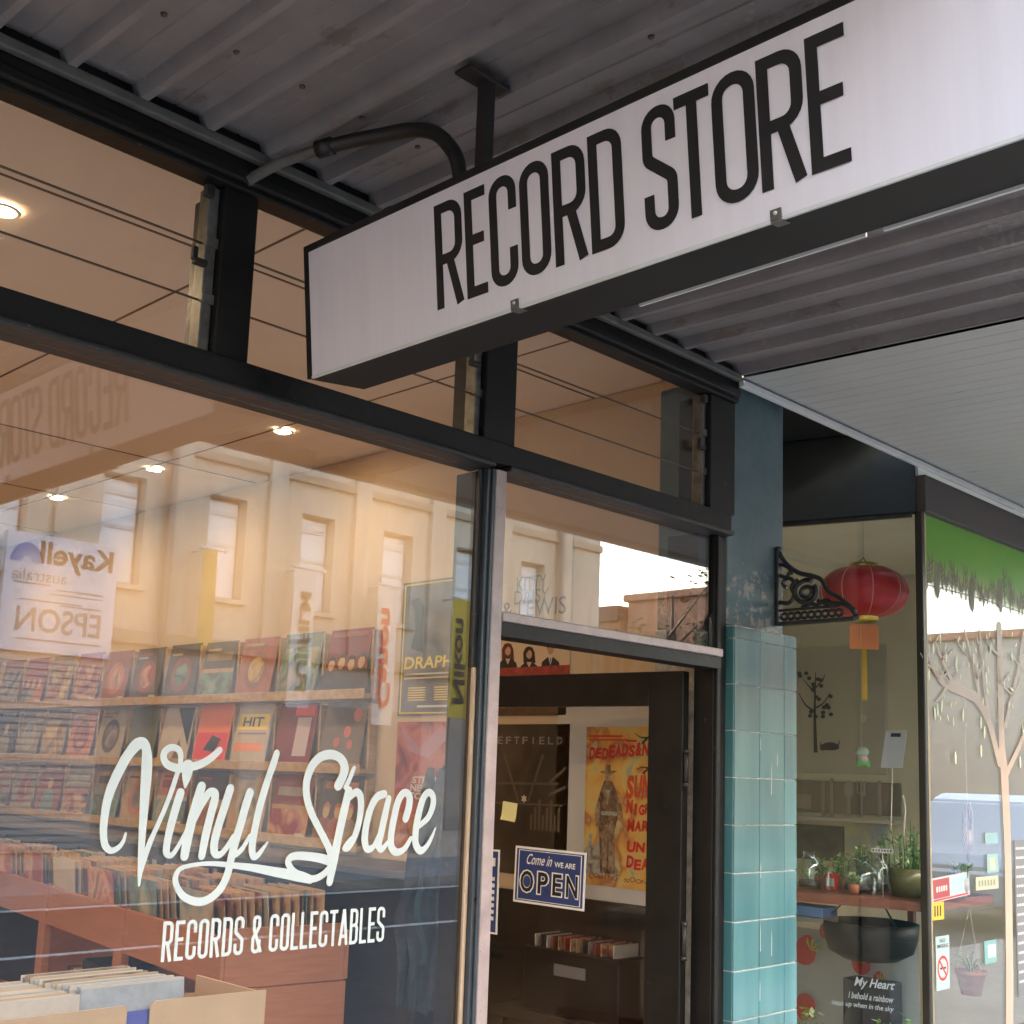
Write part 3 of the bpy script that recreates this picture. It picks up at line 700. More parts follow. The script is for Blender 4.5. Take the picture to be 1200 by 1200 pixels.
bt(catmull([(.014, .09), (.05, .085), (.07, .115), (.06, .15), (.085, .175)], 6), .008); bt(catmull([(.014, .20), (.04, .19), (.05, .21)], 6), .007); bt(arc(.118, .122, .022, 0, 360, 14), .008); bt(catmull([(.014, .245), (.03, .24), (.05, .225), (.06, .20)], 5), .007); bt(catmull([(.10, .062), (.13, .075), (.16, .068), (.19, .085), (.215, .066)], 5), .0075)
bt(catmull([(.16, .085), (.19, .07), (.235, .068), (.275, .05), (.298, .02)], 6), .0075)
for k in range(9): bt(arc(.032 + .026 * k, .031, .0125, 0, 360, 12), .0055)
bt([(.004, .30), (.004, .315)], .009)
for x, y in ((.008, .31), (.30, .008)): q.lathe([(.0001, -.012), (.010, -.006), (.012, 0), (.010, .006), (.0001, .012)], IRON, 10, BM_ @ Matrix.Translation((x, y, 0)))
q.build('scrollwork', parent=bk)

# ================================================================== AWNINGS
def zs(y): return 3.060 + .028 * y
FY = -1.92
aw = thing('shop_awning', 'dark grey corrugated awning over the record store footpath', 'awning', (1.0, -1.0, 3.05))
def soffit_mat():
    m = SOFFIT; t = m.node_tree; b = t.nodes['Principled BSDF']
    tc = t.nodes.new('ShaderNodeTexCoord'); n = t.nodes.new('ShaderNodeTexNoise'); n.inputs['Scale'].default_value = 55; n.inputs['Detail'].default_value = 6
    t.links.new(tc.outputs['Object'], n.inputs['Vector'])
    n1 = t.nodes.new('ShaderNodeTexNoise'); n1.inputs['Scale'].default_value = 1.6; t.links.new(tc.outputs['Object'], n1.inputs['Vector'])
    ad = t.nodes.new('ShaderNodeMath'); ad.operation = 'ADD'; t.links.new(n.outputs['Fac'], ad.inputs[0]); t.links.new(n1.outputs['Fac'], ad.inputs[1])
    # flakes sit on the low ribs only (object z)
    sx = t.nodes.new('ShaderNodeSeparateXYZ'); t.links.new(tc.outputs['Object'], sx.inputs[0])
    my = t.nodes.new('ShaderNodeMath'); my.operation = 'MULTIPLY_ADD'; my.inputs[1].default_value = -.028; t.links.new(sx.outputs['Y'], my.inputs[0]); t.links.new(sx.outputs['Z'], my.inputs[2])
    mr = t.nodes.new('ShaderNodeMapRange'); mr.inputs[1].default_value = -.012; mr.inputs[2].default_value = .004; mr.inputs[3].default_value = .11; mr.inputs[4].default_value = 0
    t.links.new(my.outputs[0], mr.inputs[0])
    ad2 = t.nodes.new('ShaderNodeMath'); ad2.operation = 'ADD'; t.links.new(ad.outputs[0], ad2.inputs[0]); t.links.new(mr.outputs[0], ad2.inputs[1])
    r2 = t.nodes.new('ShaderNodeValToRGB'); r2.color_ramp.elements[0].position = .0; r2.color_ramp.elements[1].position = 1
    mr2 = t.nodes.new('ShaderNodeMapRange'); mr2.inputs[1].default_value = 1.30; mr2.inputs[2].default_value = 1.36; t.links.new(ad2.outputs[0], mr2.inputs[0])
    mx = t.nodes.new('ShaderNodeMix'); mx.data_type = 'RGBA'; mx.inputs['B'].default_value = (.25, .245, .24, 1)
    old = b.inputs['Base Color'].links[0].from_socket
    t.links.new(mr2.outputs[0], mx.inputs['Factor']); t.links.new(old, mx.inputs['A']); t.links.new(mx.outputs['Result'], b.inputs['Base Color'])
soffit_mat()
chips(SOFFIT, (.175, .148, .135), .60, 7, (1, .5, 1)); chips(PALE_SOFFIT, (.30, .29, .27), .66, 5, (1.5, .4, 1)); chips(TRIM, (.17, .12, .085), .62, 26)
P_ = .163; prof = []
x = 1.27 - P_ * 27
while x < 3.40:
    # high pan, then a dropped rib: (offset, drop)
    for dx, dz in ((0, 0), (.011, -.033), (.029, -.033), (.043, 0), (.100, .0), (.104, .003), (.108, .0)):
        if x + dx < 3.400: prof.append((x + dx, dz))
    x += P_
prof += [(3.404, 0), (3.406, -.034), (3.4175, -.034)]
q = MB(); q.grid([[(px, yy, zs(yy) + dz) for px, dz in prof] for yy in (-.03, -.65, -1.3, FY)], SOFFIT, smooth=False)
q.grid([[(px, yy, zs(yy) + dz + .004) for px, dz in prof[::-1]] for yy in (-.03, -.65, -1.3, FY)], SOFFIT, smooth=False)
q.build('corrugated_sheet', parent=aw)
x = 1.27 - P_ * 10
while x < 3.35:
    for yy in (-.34, -1.02, -1.70):
        q = MB(); q.lathe([(.0001, -.006), (.006, -.004), (.007, 0), (.0001, .001)], mat('rusty_screw', (.12, .07, .045), .7), 8, Matrix.Translation((x + .075, yy, zs(yy) - .0005))); q.build('screw', parent=aw)
    x += P_
q = MB(); q.box((-3.2, -.075, 3.002), (3.416, -.052, 3.028), TRIM, .005); q.box((-3.2, -.051, 3.101), (3.416, -.03, 3.16), TRIM); q.build('wall_trim', parent=aw)
q = MB(); q.box((-3.2, FY - .06, 2.935), (3.416, FY - .002, 3.42), FRAME2, .006); q.build('fascia', parent=aw)
q = MB(); q.box((-3.2, FY - .05, 3.12), (3.40, -.03, 3.17), STEEL); q.build('roof_deck', parent=aw)
nw = thing('neighbour_awning', 'pale grey flat awning soffit with white edge trim over the shop on the right', 'awning', (5.4, -1, 3.0))
NX0, NX1 = 3.419, 7.45
def zn(y): return 3.020 + .028 * y
prof = []; x = NX0 + .006
while x < NX1:
    for dx, dz in ((0, 0), (.068, 0), (.070, .0016), (.077, .0016)):
        if x + dx < NX1: prof.append((x + dx, dz))
    x += .080
q = MB(); q.grid([[(px, yy, zn(yy) + dz) for px, dz in prof] for yy in (-.055, -.9, FY)], PALE_SOFFIT, smooth=False)
q.build('soffit_sheet', parent=nw)
q = MB(); q.box((NX0, -.078, 2.985), (NX1, -.0555, 3.010), PALE_TRIM, .004); q.build('wall_trim', parent=nw)
q = MB(); q.box((NX0, FY - .06, 2.935), (NX1, FY - .002, 3.42), PALE_TRIM, .006); q.build('fascia', parent=nw)
q = MB(); q.box((NX0, FY - .05, 3.06), (NX1, -.02, 3.16), STEEL); q.build('roof_deck', parent=nw)
q = MB(); q.box((NX1 - .02, FY, 2.96), (NX1 + .02, -.08, 3.06), PALE_TRIM); q.build('end_board', parent=nw)

# ================================================================== HANGING SIGN
TI = math.atan(.11)
# local: x along -y (reading direction), y up the face, z out of the face (towards -x)
up = Vector((-math.sin(TI), 0, math.cos(TI)))
SM = frame((1.515, 0, 2.478), (0, -1, 0), up)
sg = thing('record_store_sign', 'long white hanging light box sign reading RECORD STORE in black', 'sign', M=SM)
SH = .304; SL0, SL1 = .187, 2.10; DEP = .160
q = MB(); q.box((SL0, 0, -DEP), (SL1, SH, -.004), SIGNBLACK, .003); bx = q.build('sign_box', parent=sg, local=True)
q = MB(); q.box((SL0 + .016, .0045, -.0038), (SL1 - .016, SH - .016, .001), SIGNWHITE, .0008); fc = q.build('face_panel', parent=sg, local=True)
q = MB()
for a, b in (((SL0, SH - .0155, -.0038), (SL1, SH, .003)), ((SL0, .0, -.0038), (SL0 + .0155, SH - .0157, .003)), ((SL1 - .0155, 0, -.0038), (SL1, SH - .0157, .003))): q.box(a, b, SIGNBLACK, .001)
q.build('face_rim', parent=sg, local=True)
q = MB(); q.box((SL0 + .016, -.001, -.0038), (SL1 - .016, .0042, .0022), PALE_TRIM); q.build('bottom_rim', parent=sg, local=True)
q = MB(); lettering = [('R', .622, .079), ('E', .709, .058), ('C', .777, .072), ('O', .858, .074), ('R', .941, .078), ('D', 1.027, .076),
             ('S', 1.147, .070), ('T', 1.216, .070), ('O', 1.290, .081), ('R', 1.375, .080), ('E', 1.462, .066)]
k = 0; LH0, LH1 = .050, .263; LT = .099
for ch, x0, wd in lettering:
    h = LH1 - LH0
    for st in glyph(ch, wd / h, LT):
        k += 1; q.ribbon([(x0 + p[0] * h, LH0 + p[1] * h) for p in st], LT * h, INK, z=.0015 + k * .00006)
q.build('sign_lettering', parent=sg, local=True)
for xx in (.836, 1.397):
    q = MB(); q.box((xx - .010, .000, .0024), (xx + .010, .018, .0050), TRIM, .001); q.box((xx - .010, -.0035, -.018), (xx + .012, -.0012, .005), TRIM, .001)
    q.lathe([(.0001, .0055), (.0035, .0055), (.003, .0072), (.0001, .0075)], PALE_TRIM, 8, Matrix.Translation((xx, .011, -.0005))); q.build('clip', parent=sg, local=True)
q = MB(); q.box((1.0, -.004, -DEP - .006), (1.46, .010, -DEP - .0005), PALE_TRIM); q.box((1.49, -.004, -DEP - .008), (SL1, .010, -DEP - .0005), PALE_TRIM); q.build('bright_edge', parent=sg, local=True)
for xx in (.69, 1.75):
    q = MB(); w0 = SM @ Vector((xx, SH, -DEP * .45)); yy = w0.y
    q.box((w0.x - .012, yy - .015, w0.z - .006), (w0.x + .012, yy + .015, zs(yy) - .02), STEEL, .002)
    q.box((w0.x - .07, yy - .022, zs(yy) - .034), (w0.x + .045, yy + .022, zs(yy) - .026), STEEL, .002)
    q.box((w0.x - .03, yy - .02, w0.z + .0005), (w0.x + .03, yy + .02, w0.z + .012), STEEL, .002)
    q.build('hanger', parent=sg)
cd = MB()
pts = [(1.400, -.06, 2.950), (1.425, -.075, 2.975), (1.455, -.115, 3.000), (1.492, -.20, 3.016), (1.520, -.27, 3.022), (1.545, -.35, 3.018), (1.565, -.43, 3.010), (1.575, -.50, 2.985), (1.578, -.55, 2.94), (1.580, -.585, 2.88), (1.580, -.60, 2.775)]
c = catmull(pts, 6); cd.tube(c[:20], .0125, mat('dusty_conduit', (.11, .10, .085), .6, var=.25, vscale=18), 10); cd.tube(c[19:], .0165, STEEL, 10)
cd.tube([c[18], c[21]], .021, STEEL, 10)
set_tag(cd.build('conduit_pipe'), 'bent black conduit running from the dark beam to the hanging sign', 'conduit')

# ================================================================== POSTERS ON THE SIDE WALL
WPM = frame((XW - .001, 0, 0), (0, -1, 0), (0, 0, 1))     # local x = -y, local y = z, out of the wall = local z
def poster(label, px0, py0, px1, py1, m, name='poster', cat='poster', ext=(0, 0), lift=0.0):
    a, b = onX(px0, py0, XW), onX(px1, py1, XW)
    l, t, r, bt_ = -a.y, a.z, -b.y + ext[0], b.z - ext[1]
    q = MB(); q.box((l, bt_, .0005 + lift), (r, t, .003 + lift), m, 0, WPM)
    o = q.build(name); set_tag(o, label, cat)
    return o, (l, bt_, r, t), .003 + lift
def pbox(q, bx, u0, v0, u1, v1, m, z0, z1):
    l, b, r, t = bx; q.box((l + (r - l) * u0, b + (t - b) * v0, z0), (l + (r - l) * u1, b + (t - b) * v1, z1), m, 0, WPM)
def ptxt(q, bx, s, u0, v0, u1, v1, m, z, bold=0.0, slant=0.0):
    l, b, r, t = bx; put_text(q, s, (l + (r - l) * u0, b + (t - b) * v0, l + (r - l) * u1, b + (t - b) * v1), m, WPM, z, bold, slant)
def ppoly(q, bx, pts, m, z):
    l, b, r, t = bx; q.poly([(l + (r - l) * u, b + (t - b) * v, z) for u, v in pts], m, WPM)

GREYP = print_mat('grey_gig_print', [(.10, .085, .08), (.17, .145, .135), (.26, .22, .20)], 5, 3)
o, bx, z = poster('grey gig poster with yellow border and yellow title letters DRAPHT', 474, 684, 545, 838, GREYP)
q = MB()
for e in ((.03, .015, .045, .985), (.955, .015, .97, .985), (.045, .015, .955, .025), (.045, .975, .955, .985)): pbox(q, bx, *e, YELI, z, z + .001)
q.build('border', parent=o)
q = MB(); ptxt(q, bx, 'DRAPHT', .07, .345, .95, .435, YELI, z + .001, .02, .12)
for i, v in enumerate((.30, .27)): pbox(q, bx, .08, v, .9, v + .012, PAPER, z, z + .001)
for i in range(6): pbox(q, bx, .15, .20 - .018 * i, .42, .208 - .018 * i, YELI, z, z + .001); pbox(q, bx, .55, .20 - .018 * i, .85, .208 - .018 * i, YELI, z, z + .001)
pbox(q, bx, .3, .06, .9, .075, PAPER, z, z + .001)
q.build('lettering', parent=o)
q = MB(); ppoly(q, bx, [(.16, .5), (.22, .62), (.20, .78), (.12, .86), (.26, .88), (.34, .80), (.32, .62), (.36, .46)], mat('charcoal_print', (.03, .028, .03), .5), z + .0008)
q.build('printed_figure', parent=o)
REDTOUR = print_mat('red_tour_print', [(.10, .03, .035), (.33, .07, .06), (.55, .16, .10), (.18, .05, .06)], 6, 11)
o, bx, z = poster('red and purple tour poster with white words STRANGE NEW TOUR', 467, 846, 530, 1006, REDTOUR)
q = MB(); ptxt(q, bx, 'STRANGE', .30, .53, .97, .585, PAPER, z + .001, .04, .1); q.build('lettering', parent=o); q = MB(); ptxt(q, bx, 'NEW', .27, .47, .60, .523, PAPER, z + .001, .04, .1); q.build('lettering', parent=o); q = MB(); ptxt(q, bx, 'TOUR', .24, .41, .70, .463, PAPER, z + .001, .04, .1)
q.build('lettering', parent=o)
q = MB(); ppoly(q, bx, [(.05, .98), (.4, .8), (.75, .98), (.9, .9), (.55, .72), (.2, .78)], mat('pink_print', (.5, .22, .26), .5), z + .0006); q.build('printed_artwork', parent=o); q = MB(); pbox(q, bx, .0, .02, 1, .30, print_mat('orange_print', [(.45, .13, .05), (.62, .26, .10), (.3, .08, .05)], 12, 4), z, z + .0007); q.build('printed_artwork', parent=o)
o, bx, z = poster('narrow dark banner poster pinned above the concert poster', 560, 822, 664, 838, print_mat('brown_banner_print', [(.035, .025, .02), (.13, .08, .05), (.05, .03, .025)], 9, 2))
DARKC = print_mat('dark_concert_print', [(.022, .018, .015), (.045, .036, .028), (.085, .068, .05)], 4, 8)
o, bx, z = poster('dark brown concert poster titled LEFTFIELD', 560, 849, 664, 1031, DARKC)
q = MB(); l0 = bx[0]; uL = (-onX(575, 870, XW).y - l0) / (bx[2] - l0)
for i, ch in enumerate('LEFTFIELD'):
    du = (.96 - uL) / 9; ptxt(q, bx, ch, uL + du * i + (du * .22 if ch == 'I' else 0), .865, uL + du * (i + (.36 if ch == 'I' else .62)), .915, mat('pale_grey_ink', (.32, .29, .26), .5), z + .001, .012)
q.build('lettering', parent=o)
q = MB(); GI = mat('grey_brown_print', (.12, .095, .07), .5)
for p in ([(.30, .80), (.33, .80), (.50, .48), (.48, .48)], [(.72, .80), (.75, .80), (.60, .48), (.58, .48)], [(.1, .60), (.9, .615), (.9, .60), (.1, .585)], [(.1, .47), (.95, .475), (.95, .463), (.1, .455)], [(.80, .62), (.97, .72), (.97, .70), (.80, .60)], [(.80, .54), (.97, .60), (.97, .58), (.80, .52)]): ppoly(q, bx, p, GI, z + .0006)
l_, b_, r_, t_ = bx; cx_ = l_ + (r_ - l_) * .55; cz = b_ + (t_ - b_) * .50
q.poly([(cx_ + .018 * math.cos(k * .52) * (1 if k % 2 else .55), cz + .018 * math.sin(k * .52) * (1 if k % 2 else .55), z + .001) for k in range(12)], mat('lamp_print', (.75, .62, .42), .5), WPM)
for k in range(8): pbox(q, bx, .62 + .04 * k, .30, .645 + .04 * k, .40 + .05 * (k % 3), GI, z, z + .0008)
q.build('printed_stage', parent=o)
o, bx, z = poster('large white backing sheet behind the red and yellow horror poster', 655, 818, 775, 1066, PAPER, name='backing_sheet', cat='paper', ext=(.16, 0))
HORR = print_mat('yellow_horror_print', [(.36, .40, .28), (.74, .55, .18), (.80, .42, .10), (.46, .18, .07), (.62, .54, .26)], 7, 5)
o, bx, z = poster('yellow horror film style poster with red letters and a man in a hat', 689, 852, 775, 1046, HORR, ext=(.13, 0), lift=.003)
ORI = mat('orange_red_ink', (.66, .09, .03), .45)
random.seed(12)
q = MB()
def wob(word, u0, u1, v0, v1, m, rise=0.0, bold=.05):
    n_ = len(word); du = (u1 - u0) / n_
    for i_, ch in enumerate(word):
        j = random.uniform(-.008, .008); f_ = .35 if ch == 'I' else .94
        ptxt(q, bx, ch, u0 + du * (i_ + (.3 if ch == 'I' else 0)), v0 + j + rise * i_, u0 + du * (i_ + (.3 if ch == 'I' else 0) + f_), v1 + j + rise * i_ + random.uniform(-.01, .015), m, z + .001 + .00003 * i_, bold, .10)
wob('DEDEADS&NI', .03, .68, .79, .865, RED, .0045)
wob('SUNI', .40, .70, .55, .70, ORI, .004); wob('NIGHT', .41, .70, .455, .525, RED, .002); wob('MARE', .42, .70, .355, .42, RED); wob('UNI', .42, .68, .22, .275, RED); wob('DEAD', .42, .70, .125, .195, RED)
wob('COMING', .06, .34, .045, .072, mat('rust_print', (.38, .12, .06), .5), 0, .02); wob('SOON', .40, .62, .045, .072, MATS['rust_print'], 0, .02)
pbox(q, bx, .03, .912, .42, .922, RED, z, z + .0008); pbox(q, bx, .03, .935, .36, .947, RED, z, z + .0008); pbox(q, bx, .40, .905, .50, .918, RED, z, z + .0008)
q.build('lettering', parent=o)
q = MB(); BR = print_mat('brown_figure_print', [(.05, .03, .02), (.20, .12, .07), (.36, .26, .16)], 34, 1)
BR2 = print_mat('tan_figure_print', [(.12, .08, .05), (.34, .22, .13), (.46, .38, .28)], 40, 9); GRF = print_mat('grey_figure_print', [(.30, .32, .30), (.48, .44, .36), (.16, .11, .08)], 26, 6)
zz_ = z + .0006
for pts, m_ in (([(.0, .06), (.0, .20), (.06, .27), (.12, .235), (.15, .30), (.22, .27), (.27, .17), (.33, .12), (.36, .06)], GRF),
                ([(.17, .08), (.155, .30), (.13, .46), (.15, .58), (.19, .655), (.27, .655), (.325, .58), (.335, .45), (.30, .33), (.315, .08)], BR),
                ([(.19, .10), (.18, .33), (.235, .40), (.23, .10)], BR2), ([(.25, .10), (.245, .40), (.295, .34), (.305, .10)], BR2),
                ([(.15, .58), (.105, .47), (.115, .37), (.145, .36), (.16, .46)], BR2), ([(.325, .58), (.37, .50), (.385, .43), (.36, .42), (.32, .48)], BR2),
                ([(.17, .44), (.17, .465), (.325, .465), (.325, .44)], GRF), ([(.195, .655), (.20, .70), (.225, .715), (.255, .70), (.26, .655)], BR2),
                ([(.145, .712), (.20, .698), (.26, .698), (.32, .722), (.255, .722), (.25, .765), (.232, .758), (.212, .765), (.20, .722)], BR),
                ([(.205, .60), (.23, .50), (.25, .60)], GRF), ([(.04, .20), (.055, .31), (.075, .33), (.085, .25)], GRF)):
    zz_ += .00006; ppoly(q, bx, pts, m_, zz_)
for k_, pth in enumerate(([(.72, .80), (.62, .745), (.55, .75), (.50, .735)], [(.62, .745), (.56, .71)], [(.70, .98), (.60, .93), (.53, .935), (.48, .96)], [(.60, .93), (.55, .895)], [(.66, .77), (.63, .70)])):
    q.ribbon([(bx[0] + (bx[2] - bx[0]) * u_, bx[1] + (bx[3] - bx[1]) * v_) for u_, v_ in pth], [.010, .007, .004, .002][:len(pth)], INK, WPM, z=z + .0014 + k_ * .0001)
q.build('printed_figure', parent=o)
o, bx, z = poster('cream band poster of three people with the words KITTY DAISY & LEWIS', 575, 640, 668, 790, mat('cream_poster', (.66, .50, .34), .6, var=.05))
q = MB(); GR = mat('grey_print', (.22, .20, .17), .5)
def ppx(s, xa, ya, xb, yb):
    a = onX(xa, ya, XW); b = onX(xb, yb, XW); put_text(q, s, (-a.y, b.z, -b.y, a.z), GR, WPM, z + .001)
ppx('KITTY', 607, 677, 641, 690); ppx('DAISY', 604, 693, 644, 705); ppx('& LEWIS', 590, 706, 664, 719)
q.build('lettering', parent=o)
q = MB(); HAIR = mat('dark_red_hair_print', (.10, .025, .018), .5); SKIN = mat('skin_print', (.52, .29, .19), .5); SUIT = mat('dark_suit_print', (.02, .015, .015), .5); HAIR2 = mat('black_hair_print', (.02, .012, .01), .5)
nz = [0]
def pp(pts, m):
    nz[0] += 1; P2 = [onX(px, py, XW) for px, py in pts]; q.poly([(-p.y, p.z, z + .0005 + .00006 * nz[0]) for p in P2], m, WPM)
def ell(px, py, rx, ry, m, n=14): pp([(px + rx * math.cos(2 * math.pi * k / n), py - ry * math.sin(2 * math.pi * k / n)) for k in range(n)][::-1], m)
for px, py, hr, lng in ((596, 763, HAIR, 15), (621, 767, HAIR2, 10), (646, 762, HAIR2, 0)):
    if lng: pp([(px - 6.5, py + lng), (px - 7, py - 2), (px - 4, py - 8), (px, py - 9.5), (px + 4, py - 8), (px + 6.5, py - 2), (px + 7.5, py + lng)], hr)
    pp([(px - 11, py + 24), (px - 10, py + 14), (px - 3, py + 8), (px + 3, py + 8), (px + 10, py + 14), (px + 12, py + 24)], SUIT)
    ell(px, py, 3.4, 5.2, SKIN)
    if lng: pp([(px - 3.8, py), (px - 3.6, py - 5.5), (px + 1, py - 6.2), (px - 1.8, py - 3)], hr); pp([(px - 3, py + 9), (px, py + 16), (px + 3, py + 9)], mat('cream_collar_print', (.55, .42, .32), .5))
    else: pp([(px - 4, py - 1), (px - 4, py - 6), (px, py - 8), (px + 4, py - 6), (px + 4, py - 1), (px + 2, py - 4), (px - 2, py - 4)], hr); pp([(px - 2.5, py + 8), (px, py + 18), (px + 2.5, py + 8)], PAPER); pp([(px - .7, py + 9), (px, py + 17), (px + .7, py + 9)], INK)
q.build('printed_people', parent=o)
q = MB(); pbox(q, bx, 0, 0, 1, .065, mat('dull_red_print', (.30, .04, .03), .5, var=.4, vscale=30), z, z + .0012); q.build('red_strip', parent=o)
o, bx, z = poster('pale cream and orange poster right of the band poster', 690, 700, 790, 790, print_mat('pale_orange_print', [(.66, .55, .42), (.62, .42, .24), (.66, .58, .48)], 3, 7, stretch=(1, 3, .4)), ext=(.05, 0))

# ================================================================== RECORD RACK ON THE SIDE WALL
ROWZ = [1.962, 1.618, 1.272]; RH = .312
rk = thing('wall_record_rack', 'pale timber wall rack of three shelves holding record covers face out', 'rack', (XW - .05, 4.5, 1.25))
RY0, RY1, PITCH_R = 1.985, 7.9, .372
for i, z in enumerate(ROWZ):
    q = MB(); q.box((XW - .085, RY0, z - .022), (XW - .0012, RY1, z), SHELFW, .002); q.box((XW - .093, RY0, z - .024), (XW - .0852, RY1, z + .022), SHELFW, .002)
    q.build('shelf', parent=rk)
n = int((RY1 - RY0) / PITCH_R)
for k in range(n + 1):
    y = RY0 + .006 + PITCH_R * k
    for z in ROWZ:
        q = MB(); q.box((XW - .05, y - .007, z + .0005), (XW - .0012, y + .007, z + .30), SHELFW, .002); q.build('divider', parent=rk)
COVERS = [print_mat('cover_print_a', [(.05, .04, .04), (.28, .08, .05), (.50, .30, .14), (.12, .10, .09)], 7, rnd=True),
          print_mat('cover_print_b', [(.33, .25, .18), (.10, .12, .10), (.20, .30, .24), (.45, .36, .26)], 6, rnd=True),
          print_mat('cover_print_c', [(.42, .10, .07), (.30, .06, .06), (.60, .32, .18), (.07, .04, .04)], 5, rnd=True),
          print_mat('cover_print_d', [(.16, .13, .12), (.24, .18, .15), (.36, .29, .24), (.10, .08, .08)], 9, kind='voronoi', rnd=True),
          print_mat('cover_print_e', [(.10, .13, .17), (.26, .29, .31), (.42, .37, .30), (.16, .07, .05)], 6, rnd=True),
          print_mat('cover_print_f', [(.50, .33, .10), (.62, .44, .18), (.20, .10, .05), (.55, .22, .08)], 5, rnd=True)]
PLASTIC = mat('plain_dark_cover', (.035, .033, .032), .3, var=.3, vscale=5)
PALEC = mat('plain_pale_cover', (.50, .42, .33), .4, var=.1)
DREDC = mat('deep_red_cover', (.22, .030, .028), .35, var=.2)
ORAC = mat('bright_orange_cover', (.80, .17, .03), .4); REDC = mat('bright_red_cover', (.72, .035, .025), .4)
ADJ = ['rust and black', 'grey and green', 'deep red', 'dark mottled', 'slate blue and tan', 'amber and brown']
SHELFN = ['top', 'middle', 'bottom']
ORD = ['first', 'second', 'third', 'fourth', 'fifth', 'sixth', 'seventh', 'eighth', 'ninth', 'tenth', 'eleventh', 'twelfth', 'thirteenth', 'fourteenth', 'fifteenth', 'sixteenth']
def cover(row, k, m, label):
    y = RY0 + .012 + PITCH_R * k; z0 = ROWZ[row] + .001
    M = frame((XW - .074, y + PITCH_R - .030, z0 + .001), (0, -1, 0), (.16, 0, 1))
    sz = .315 + random.uniform(-.004, .003)
    q = MB(); off = random.uniform(0, .008); q.box((off, 0, 0), (off + sz, sz, .004), m, .001)
    o = q.build('record_cover', loc=M, local=True); WM[o.name] = M.copy()
    set_tag(o, label, 'record', 'record covers on the wall rack')
    return o, M, off, sz
MUTED = [(.10, .08, .07), (.30, .09, .06), (.45, .30, .16), (.30, .24, .16), (.30, .13, .09), (.42, .36, .28), (.13, .10, .08), (.50, .20, .10), (.38, .15, .11), (.20, .24, .22)]
def mut(i): return mat('muted_ink_%d' % i, MUTED[i], .38, var=.18, vscale=14)
def artwork(o, M, f, s, seed, force=None):
    rnd = random.Random(seed); base = mut(rnd.randrange(10)); o.data.materials.clear(); o.data.materials.append(base)
    q = MB(); z = .0043; typ = rnd.randrange(5) if force is None else force; k2 = [mut(rnd.randrange(10)) for _ in range(4)]
    def bx_(u0, v0, u1, v1, m):
        nonlocal z; z += .00012; q.box((f + s * u0, s * v0, .0041), (f + s * u1, s * v1, z), m)
    def el(cx, cy_, rx, ry, m, n=14):
        nonlocal z; z += .00015; q.poly([(f + s * (cx + rx * math.cos(2 * math.pi * t / n)), s * (cy_ + ry * math.sin(2 * math.pi * t / n)), z) for t in range(n)], m)
    def person(cx, sc, m1, m2, m3):
        nonlocal z; z += .00015
        q.poly([(f + s * (cx + a * sc), s * b * sc, z) for a, b in ((-.30, .05), (.30, .05), (.26, .40), (.10, .50), (-.10, .50), (-.26, .40))], m1); el(cx, .62 * sc, .105 * sc, .15 * sc, m2); 
        z += .00015; q.poly([(f + s * (cx + a * sc), s * b * sc, z) for a, b in ((-.12, .60), (-.10, .74), (0, .81), (.11, .74), (.12, .60), (.07, .70), (-.06, .70))], m3)
    if typ == 0: bx_(.06, .08, .94, .76, COVERS[rnd.randrange(6)]); bx_(.08, .84, rnd.uniform(.5, .9), .91, k2[0])
    elif typ == 1: person(.5, 1.0, k2[0], mat('tan_face_print', (.55, .36, .20), .5), k2[1]); bx_(.1, .87, .8, .94, k2[2])
    elif typ == 2:
        for t in range(3): person(.22 + .28 * t, .75, k2[t], mat('tan_face_print', (.55, .36, .20), .5), k2[3])
        bx_(.12, .80, .88, .90, k2[3])
    elif typ == 3: el(.5, .45, .32, .32, k2[0], 20); el(.5, .45, .22, .22, COVERS[rnd.randrange(6)], 20); bx_(.08, .86, .6, .91, k2[1]); bx_(.08, .80, .42, .835, k2[2])
    elif typ == 5:
        for t in range(4): person(.14 + .24 * t, .74 + .05 * (t % 2), mat('dark_coat_print', (.06, .035, .03), .5), mat('tan_face_print', (.55, .36, .20), .5), mat('dark_coat_print', (.06, .035, .03), .5))
        bx_(.08, .88, .92, .95, mut(1))
    else: bx_(.0, .0, 1, .45, COVERS[rnd.randrange(6)]); bx_(.0, .45, 1, .52, k2[0]); bx_(.1, .66, .9, .80, k2[1]); bx_(.1, .84, .5, .88, k2[2])
    bx_(.74, .03, .95, .10, PALEC) if rnd.random() < .4 else None
    q.build('printed_artwork', parent=o, local=True)
def dec(o, M, parts, name='printed_panel'):
    q = MB()
    for f in parts: f(q)
    return q.build(name, parent=o, local=True)
